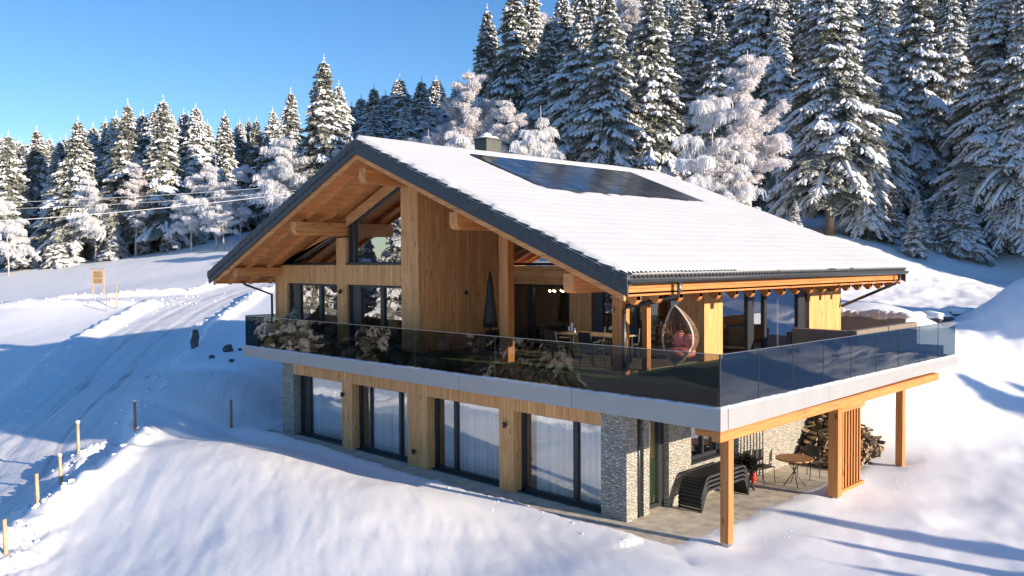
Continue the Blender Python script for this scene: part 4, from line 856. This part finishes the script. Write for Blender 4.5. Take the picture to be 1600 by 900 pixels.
# ---- egg chair
def egg_chair():
    r = empty('hanging_egg_chair', (-1.9, 1.3, 3.55), 'egg shaped rattan hanging chair with salmon cushion under the eave', 'hanging chair'); r.rotation_euler = (0, 0, R_(-8))
    W, Hh = .47, 1.34
    def prof(t): return W*math.sin(math.pi*t)**.75*(1.12-.38*t)   # half width along height
    b = MB(); pts = []
    for i in range(41): a = 2*math.pi*i/40; t = .5-.5*math.cos(a); pts.append(((1 if a < math.pi else -1)*prof(t)*1.02, -.12+.10*math.sin(math.pi*t), Hh*t))
    b.tube(pts, .024, 8); b.build('rim', 'rattan_light', r, True)
    b = MB()
    def sp(t, ph): w = prof(t); return (w*math.cos(ph), -.10+.10*math.sin(math.pi*t)+w*1.05*math.sin(ph), Hh*t)
    for k in range(15): ph = math.pi*k/14; b.tube([sp(.02+.96*i/16, ph) for i in range(17)], .012, 4, False)
    for k in range(15): ph = math.pi*k/14; b.tube([sp(.02+.96*i/16, min(math.pi, max(0, ph+.35*math.sin(i*1.9)))) for i in range(17)], .011, 4, False)
    for j in range(1, 30): t = j/30; b.tube([sp(t+.012*math.sin(k*3), math.pi*k/16) for k in range(17)], .011, 4, False)
    b.build('wicker_shell', 'rattan', r)
    b = MB(); b.blob((0, .08, .26), (.36, .32, .13), .06, 14, 8); b.build('seat_cushion', 'salmon', r, True)
    b = MB(); b.blob((-.1, .16, .54), (.18, .11, .22), .06, 12, 8); b.blob((.13, .22, .50), (.17, .11, .2), .06, 12, 8); b.build('back_cushion', 'salmon', r, True)
    b = MB()
    for i in range(10): z = Hh+.02+i*.045; b.tube([(.016*math.cos(a)*(1 if i % 2 else 0), .016*math.cos(a)*(0 if i % 2 else 1), z+.028*math.sin(a)) for a in [2*math.pi*q/8 for q in range(9)]], .006, 4, False)
    b.build('chain', 'steel', r)
egg_chair()
# ---- terrace lounge: sofa
r = empty('outdoor_sofa', (-1.9, 9.4, DK), 'dark brown corner sofa on the right terrace behind the glass balustrade', 'sofa')
b = MB(); b.box(-.45, 1.2, -1.6, -.8, 0, .38); b.build('seat_base', 'sofa', r, bevel=.03)
b = MB(); b.box(.35, 1.2, -.79, 2.4, 0, .38); b.build('seat_base', 'sofa', r, bevel=.03)
b = MB(); b.box(-.45, 1.2, -1.82, -1.61, 0, .78); b.build('backrest', 'sofa_light', r, bevel=.04); b = MB(); b.box(-.62, -.46, -1.82, -.8, 0, .66); b.build('armrest', 'sofa', r, bevel=.04)
b = MB(); b.box(1.21, 1.42, -1.82, .28, 0, .80); b.build('backrest', 'sofa_light', r, bevel=.04); b = MB(); b.box(1.21, 1.42, .32, 2.5, 0, .80); b.build('backrest', 'sofa_light', r, bevel=.04)
for (x0, x1, y0, y1) in [(-.4, .3, -1.58, -.82), (.38, 1.18, -1.58, -.8), (.38, 1.18, -.78, .2), (.38, 1.18, .24, 1.3), (.38, 1.18, 1.33, 2.35)]: b = MB(); b.box(x0, x1, y0, y1, .38, .5); b.build('cushion', 'sofa', r, bevel=.04)
# ---- dining set in the loggia
def table(loc, L, W, H_, name, label, top='teak', leg='black'):
    r = empty(name, loc, label, 'table'); b = MB(); b.box(-L/2, L/2, -W/2, W/2, H_-.04, H_); b.build('tabletop', top, r, bevel=.01)
    for sx in (-1, 1):
        for sy in (-1, 1): b = MB(); x, y = sx*(L/2-.08), sy*(W/2-.08); b.box(x-.03, x+.03, y-.03, y+.03, 0, H_-.041); b.build('leg', leg, r)
    return r
table((-5.6, 2.7, DK), 2.2, .95, .75, 'dining_table', 'long dark dining table in the shaded corner loggia', 'old_wood')
def dchair(loc, rz, label):
    r = empty('dining_chair', loc, label, 'chair', 'dark dining chairs around the loggia table'); r.rotation_euler = (0, 0, rz)
    b = MB(); b.box(-.24, .24, -.24, .24, .42, .48); b.build('seat', 'black', r, bevel=.02)
    b = MB(); b.prism([(-.23, .22, .48), (.23, .22, .48), (.21, .30, .88), (-.21, .30, .88)], (0, .04, 0)); b.build('backrest', 'black', r, bevel=.015)
    for sx in (-1, 1):
        for sy in (-1, 1): b = MB(); b.tube([(sx*.2, sy*.2, .42), (sx*.23, sy*.24, 0)], .016, 6); b.build('leg', 'dark_metal', r)
        b = MB(); b.bar((sx*.25, -.2, .66), (sx*.25, .24, .7), .04, .03); b.build('armrest', 'black', r)
    return r
for x, y, rz, lb in [(-6.2, 2.0, math.pi, 'dark dining chair at the left front side of the loggia table'), (-5.0, 2.0, math.pi, 'dark dining chair at the right front side of the loggia table'), (-6.2, 3.45, 0, 'dark dining chair at the left rear side of the loggia table'), (-5.0, 3.45, 0, 'dark dining chair at the right rear side of the loggia table'), (-7.05, 2.75, math.pi/2, 'dark dining chair at the left head of the loggia table')]: dchair((x, y, DK), rz, lb)
# table ornament
r = empty('candle_arrangement', (-6.3, 2.7, DK+.751), 'white candle arrangement on the loggia dining table', 'candles')
for i, (x, h) in enumerate([(-.1, .16), (0, .26), (.1, .12)]): b = MB(); b.tube([(x, 0, 0), (x, 0, h)], .03, 10); b.build('candle', 'curtain', r, True)
# closed parasol leaning by the loggia wall, with its cover and base
r = empty('folded_parasol', (-9.87, 3.0, DK), 'folded dark parasol standing in the loggia next to the wood wall', 'parasol')
b = MB(); b.tube([(0, 0, 0), (0, 0, 2.4)], .03, 8); b.build('pole', 'dark_metal', r, True)
b = MB(); b.tube([(0, 0, .7), (0, 0, .9), (.01, 0, 1.5), (0, 0, 2.1), (0, 0, 2.42)], [.24, .22, .15, .08, .02], 12); b.build('canopy', 'anthracite', r, True)
b = MB(); b.box(-.35, .35, -.35, .35, 0, .12); b.build('base', 'black', r, bevel=.02)
b = MB(); b.box(-.55, .55, -.35, .35, 0, .55); o = b.build('storage_box', 'black', None, bevel=.03); o.location = (-9.8, 3.6, DK); tag(o, 'low black storage box against the loggia wood wall', 'box')
# chandelier inside
r = empty('chandelier', (-9.06, 5.6, 5.00), 'black ring chandelier with small warm bulbs behind the loggia glass', 'chandelier')
b = MB(); b.tube([(.55*math.cos(2*math.pi*i/24), .55*math.sin(2*math.pi*i/24), 0) for i in range(25)], .015, 6, False); b.tube([(0, 0, 1.6), (0, 0, .3)], .01, 5); [b.tube([(0, 0, .35), (.55*math.cos(a), .55*math.sin(a), 0)], .006, 4) for a in (0, 2.09, 4.19)]; b.build('ring', 'black', r)
for i in range(12): a = 2*math.pi*i/12; b = MB(); b.blob((.55*math.cos(a), .55*math.sin(a), -.05), .035, 0, 8, 6); b.build('bulb', 'bulb', r, True)
# trough conifer added at the left balcony end, standing mostly for a glass reflection
r = empty('reflection_conifer', (-17.3, .62, DK), 'low bushy conifer in a dark trough, mostly standing in for a reflection, at the left end of the balcony', 'potted plant')
b = MB(); b.box(-.5, .5, -.16, .16, 0, .28); b.build('trough', 'anthracite', r, bevel=.02)
b = MB(); b.tube([(0, 0, .2), (.05, 0, .95)], [.04, .02], 6); b.build('trunk', 'bark', r, True)
b = MB(); rd = random.Random(3)
for i in range(5200):
    t = rd.random()**.8; a = rd.uniform(0, 6.3); rr = (1-t**1.6)*rd.uniform(.25, 1)**.6*(.8+.2*math.sin(5*a+t*7)); c = (1.0*rr*math.cos(a)+.12*math.sin(t*9), .26*rr*math.sin(a), .22+.95*t); e_ = rd.uniform(0, 6.3); d = (math.cos(e_)*.075, math.sin(e_)*.05, rd.uniform(-.05, .03)); q = .012
    b.m = 1 if rd.random() < .38 else 0; b.quad((c[0]-d[1]*q*12, c[1]+d[0]*q*12, c[2]), (c[0]+d[0], c[1]+d[1], c[2]+d[2]), (c[0]+d[1]*q*12, c[1]-d[0]*q*12, c[2]+q))
b.build('foliage', ['green_needles', 'tree_snow'], r)
# ---- stacked slatted loungers on the patio
def lounger_band(z, first, label):
    r = empty('slatted_lounger', (-2.1, 3.2, z), label, 'lounger', 'dark slatted steel loungers in one stack on the patio')
    Wd = .31
    prof = [(-1.12, 0), (-1.02, .22), (-.90, .42), (-.80, .47), (0, .47), (.75, .47), (.86, .42), (.98, .2), (1.04, 0)]
    for sx in (-1, 1):
        b = MB()
        for p, q in zip(prof[:-1], prof[1:]): b.bar((sx*Wd, p[0], p[1]), (sx*Wd, q[0], q[1]), .03, .055, (0, 0, 1) if abs(q[0]-p[0]) > abs(q[1]-p[1]) else (0, 1, 0))
        b.build('side_rail', 'dark_metal', r)
    L_ = [0]
    for p, q in zip(prof[:-1], prof[1:]): L_.append(L_[-1]+math.hypot(q[0]-p[0], q[1]-p[1]))
    n = 36
    b = MB()
    for i in range(n):
        s = L_[-1]*(i+.5)/n; k = max(j for j in range(len(prof)-1) if L_[j] <= s); t = (s-L_[k])/(L_[k+1]-L_[k]); y = prof[k][0]+(prof[k+1][0]-prof[k][0])*t; zz_ = prof[k][1]+(prof[k+1][1]-prof[k][1])*t
        dy, dz = (prof[k+1][0]-prof[k][0]), (prof[k+1][1]-prof[k][1]); l = math.hypot(dy, dz); dy, dz = dy/l*.028, dz/l*.028
        b.hexa([(-Wd, y-dy, zz_-dz), (Wd, y-dy, zz_-dz), (Wd, y+dy, zz_+dz), (-Wd, y+dy, zz_+dz), (-Wd, y-dy-dz*.4, zz_-dz+.014), (Wd, y-dy-dz*.4, zz_-dz+.014), (Wd, y+dy-dz*.4, zz_+dz+.014), (-Wd, y+dy-dz*.4, zz_+dz+.014)])
    b.build('slats', 'black', r)
for i, lb in enumerate(['lowest dark slatted lounger of the patio stack', 'second lowest dark slatted lounger of the patio stack', 'middle dark slatted lounger of the patio stack', 'topmost dark slatted lounger of the patio stack']): lounger_band(i*.105, i == 0, lb)
# ---- bistro table and chairs
r = empty('bistro_table', (-1.38, 5.85, 0), 'round wooden bistro table with crossed black legs on the patio', 'table')
b = MB(); N = 28
b.tube([(0, 0, .70), (0, 0, .74)], .48, 28); b.build('tabletop', 'teak', r, bevel=.006)
for i in range(4): a = math.pi/4+i*math.pi/2; b = MB(); b.tube([(.22*math.cos(a), .22*math.sin(a), .70), (-.28*math.cos(a), -.28*math.sin(a), 0)], .012, 6); b.build('leg', 'black', r)
def bchair(loc, rz, label, mat='dark_metal'):
    r = empty('bistro_chair', loc, label, 'chair', 'metal bistro chairs at the patio table'); r.rotation_euler = (0, 0, rz)
    b = MB(); b.box(-.2, .2, -.2, .2, .44, .46); b.build('seat', mat, r, bevel=.005)
    b = MB(); b.box(-.2, .2, .19, .205, .56, .86)
    b.build('backrest', mat, r)
    for sx in (-1, 1):
        b = MB(); b.tube([(sx*.2, .22, 0), (sx*.2, .2, .45), (sx*.2, .2, .87)], .011, 6); b.build('rear_leg', 'black', r); b = MB(); b.tube([(sx*.2, -.22, 0), (sx*.2, -.18, .44)], .011, 6); b.build('front_leg', 'black', r)
bchair((-1.5, 6.9, 0), R_(-10), 'metal bistro chair with mesh back behind the round wooden table'); bchair((-2.1, 5.55, 0), R_(75), 'black bistro chair between the round table and the stone wall', 'black')
# dark evergreen arrangement with red lantern
r = empty('winter_planter', (-2.15, 4.75, 0), 'dark evergreen arrangement with a red lantern between loungers and table', 'planter')
b = MB(); b.tube([(0, 0, .05), (0, 0, .32)], [.16, .2], 12); b.build('pot', 'black', r, True)
b = MB(); rd = random.Random(8)
for i in range(900):
    a = rd.uniform(0, 6.3); e = rd.uniform(-.3, 1.4); l = rd.uniform(.15, .42); c = (l*math.cos(a)*math.cos(e), l*math.sin(a)*math.cos(e), .5+l*math.sin(e)*.9); w_ = .05
    b.quad((c[0]-math.sin(a)*w_, c[1]+math.cos(a)*w_, c[2]), (c[0]+math.cos(a)*.13, c[1]+math.sin(a)*.13, c[2]+rd.uniform(-.05, .08)), (c[0]+math.sin(a)*w_, c[1]-math.cos(a)*w_, c[2]+.03))
b.build('evergreen_twigs', 'black', r)
b = MB(); b.blob((.28, -.12, .38), (.085, .085, .15), .05, 12, 8); b.tube([(.28, -.12, .22), (.28, -.12, .27)], .06, 10); b.build('lantern', 'red', r, True)
for a in (0, 2.1, 4.2): b = MB(); b.tube([(.16*math.cos(a), .16*math.sin(a), .1), (.24*math.cos(a), .24*math.sin(a), 0)], .03, 8); b.build('foot', 'black', r)
# firewood heap
b = MB(); rd = random.Random(12)
for i in range(1100):
    y = rd.uniform(8.15, 10.3); x = rd.uniform(-2.45, -.9); hmax = max(.06, 1.45*math.exp(-((y-9.5)/.95)**2)*(1-.45*max(0, (x+2.1)/1.2)**1.0)*(1 if x < -1.2 else max(.15, 1-(x+1.2)*1.3)))
    z = max(0, Hs(x, y) if y > 10.2 else 0)+rd.random()**.6*hmax+.03; a = rd.uniform(-.6, .6)+(0 if rd.random() < .75 else 1.4); l = rd.uniform(.09, .17); e = rd.uniform(-.35, .35); r0 = rd.uniform(.028, .06)
    d = Vector((math.cos(a)*math.cos(e), math.sin(a)*math.cos(e), math.sin(e)))*l; c = Vector((x, y, z)); k = rd.choice((3, 4, 5)); i0 = len(b.v)
    up = d.cross(Vector((0, 0, 1))).normalized(); v2 = d.cross(up).normalized()
    for end in (-1, 1):
        for q in range(k): t = 2*math.pi*q/k+i; b.v.append(tuple(c+d*end+up*math.cos(t)*r0+v2*math.sin(t)*r0))
    for q in range(k): b.f.append((i0+q, i0+(q+1) % k, i0+k+(q+1) % k, i0+k+q)); b.mi.append(0 if rd.random() < .6 else 1)
    b.f.append(tuple(i0+q for q in range(k))); b.mi.append(1); b.f.append(tuple(i0+k+q for q in range(k))); b.mi.append(1)
o = b.build('firewood_heap', ['log_bark', 'log_end']); o['kind'] = 'stuff'; o['label'] = 'heap of split firewood against the stone wall behind the slatted screen'; o['category'] = 'firewood'

# loose clods of snow along the ploughed banks, the stake line and the trodden ground by the patio
b = MB(); rd = random.Random(77); cand = []
for P_, off, cnt in ((RD, 3.0, 700), (RD2, 2.9, 120)):
    for _ in range(cnt): i = rd.randrange(len(P_)-1); t = P_[i+1]-P_[i]; nn = np.array([-t[1], t[0]])/np.linalg.norm(t); q = P_[i]+t*rd.random()+nn*rd.choice((-1, 1))*rd.gauss(off, .45); cand.append((q[0], q[1], rd.uniform(.03, .13)))
for _ in range(260): i = rd.randrange(len(STK)); cand.append((STK[i][0]+rd.gauss(0, .4), STK[i][1]+rd.gauss(0, .4), rd.uniform(.02, .08)))
for _ in range(130): cand.append((rd.gauss(.2, .5), rd.uniform(1, 9), rd.uniform(.006, .02)))
for _ in range(50): cand.append((rd.uniform(-17, -1), rd.gauss(-.75, .25), rd.uniform(.01, .04)))
cx_, cy_ = np.array([c[0] for c in cand]), np.array([c[1] for c in cand]); cz_ = H(cx_, cy_)
for i, (x, y, r0) in enumerate(cand): b.blob((x, y, float(cz_[i])-r0*.05), (r0, r0*rd.uniform(.7, 1.2), r0*.7), .28, 6, 4, i)
o = b.build('snow_clods', 'tree_snow'); o['kind'] = 'stuff'; o['label'] = 'loose clods of snow along the ploughed banks and the patio edge'; o['category'] = 'snow'
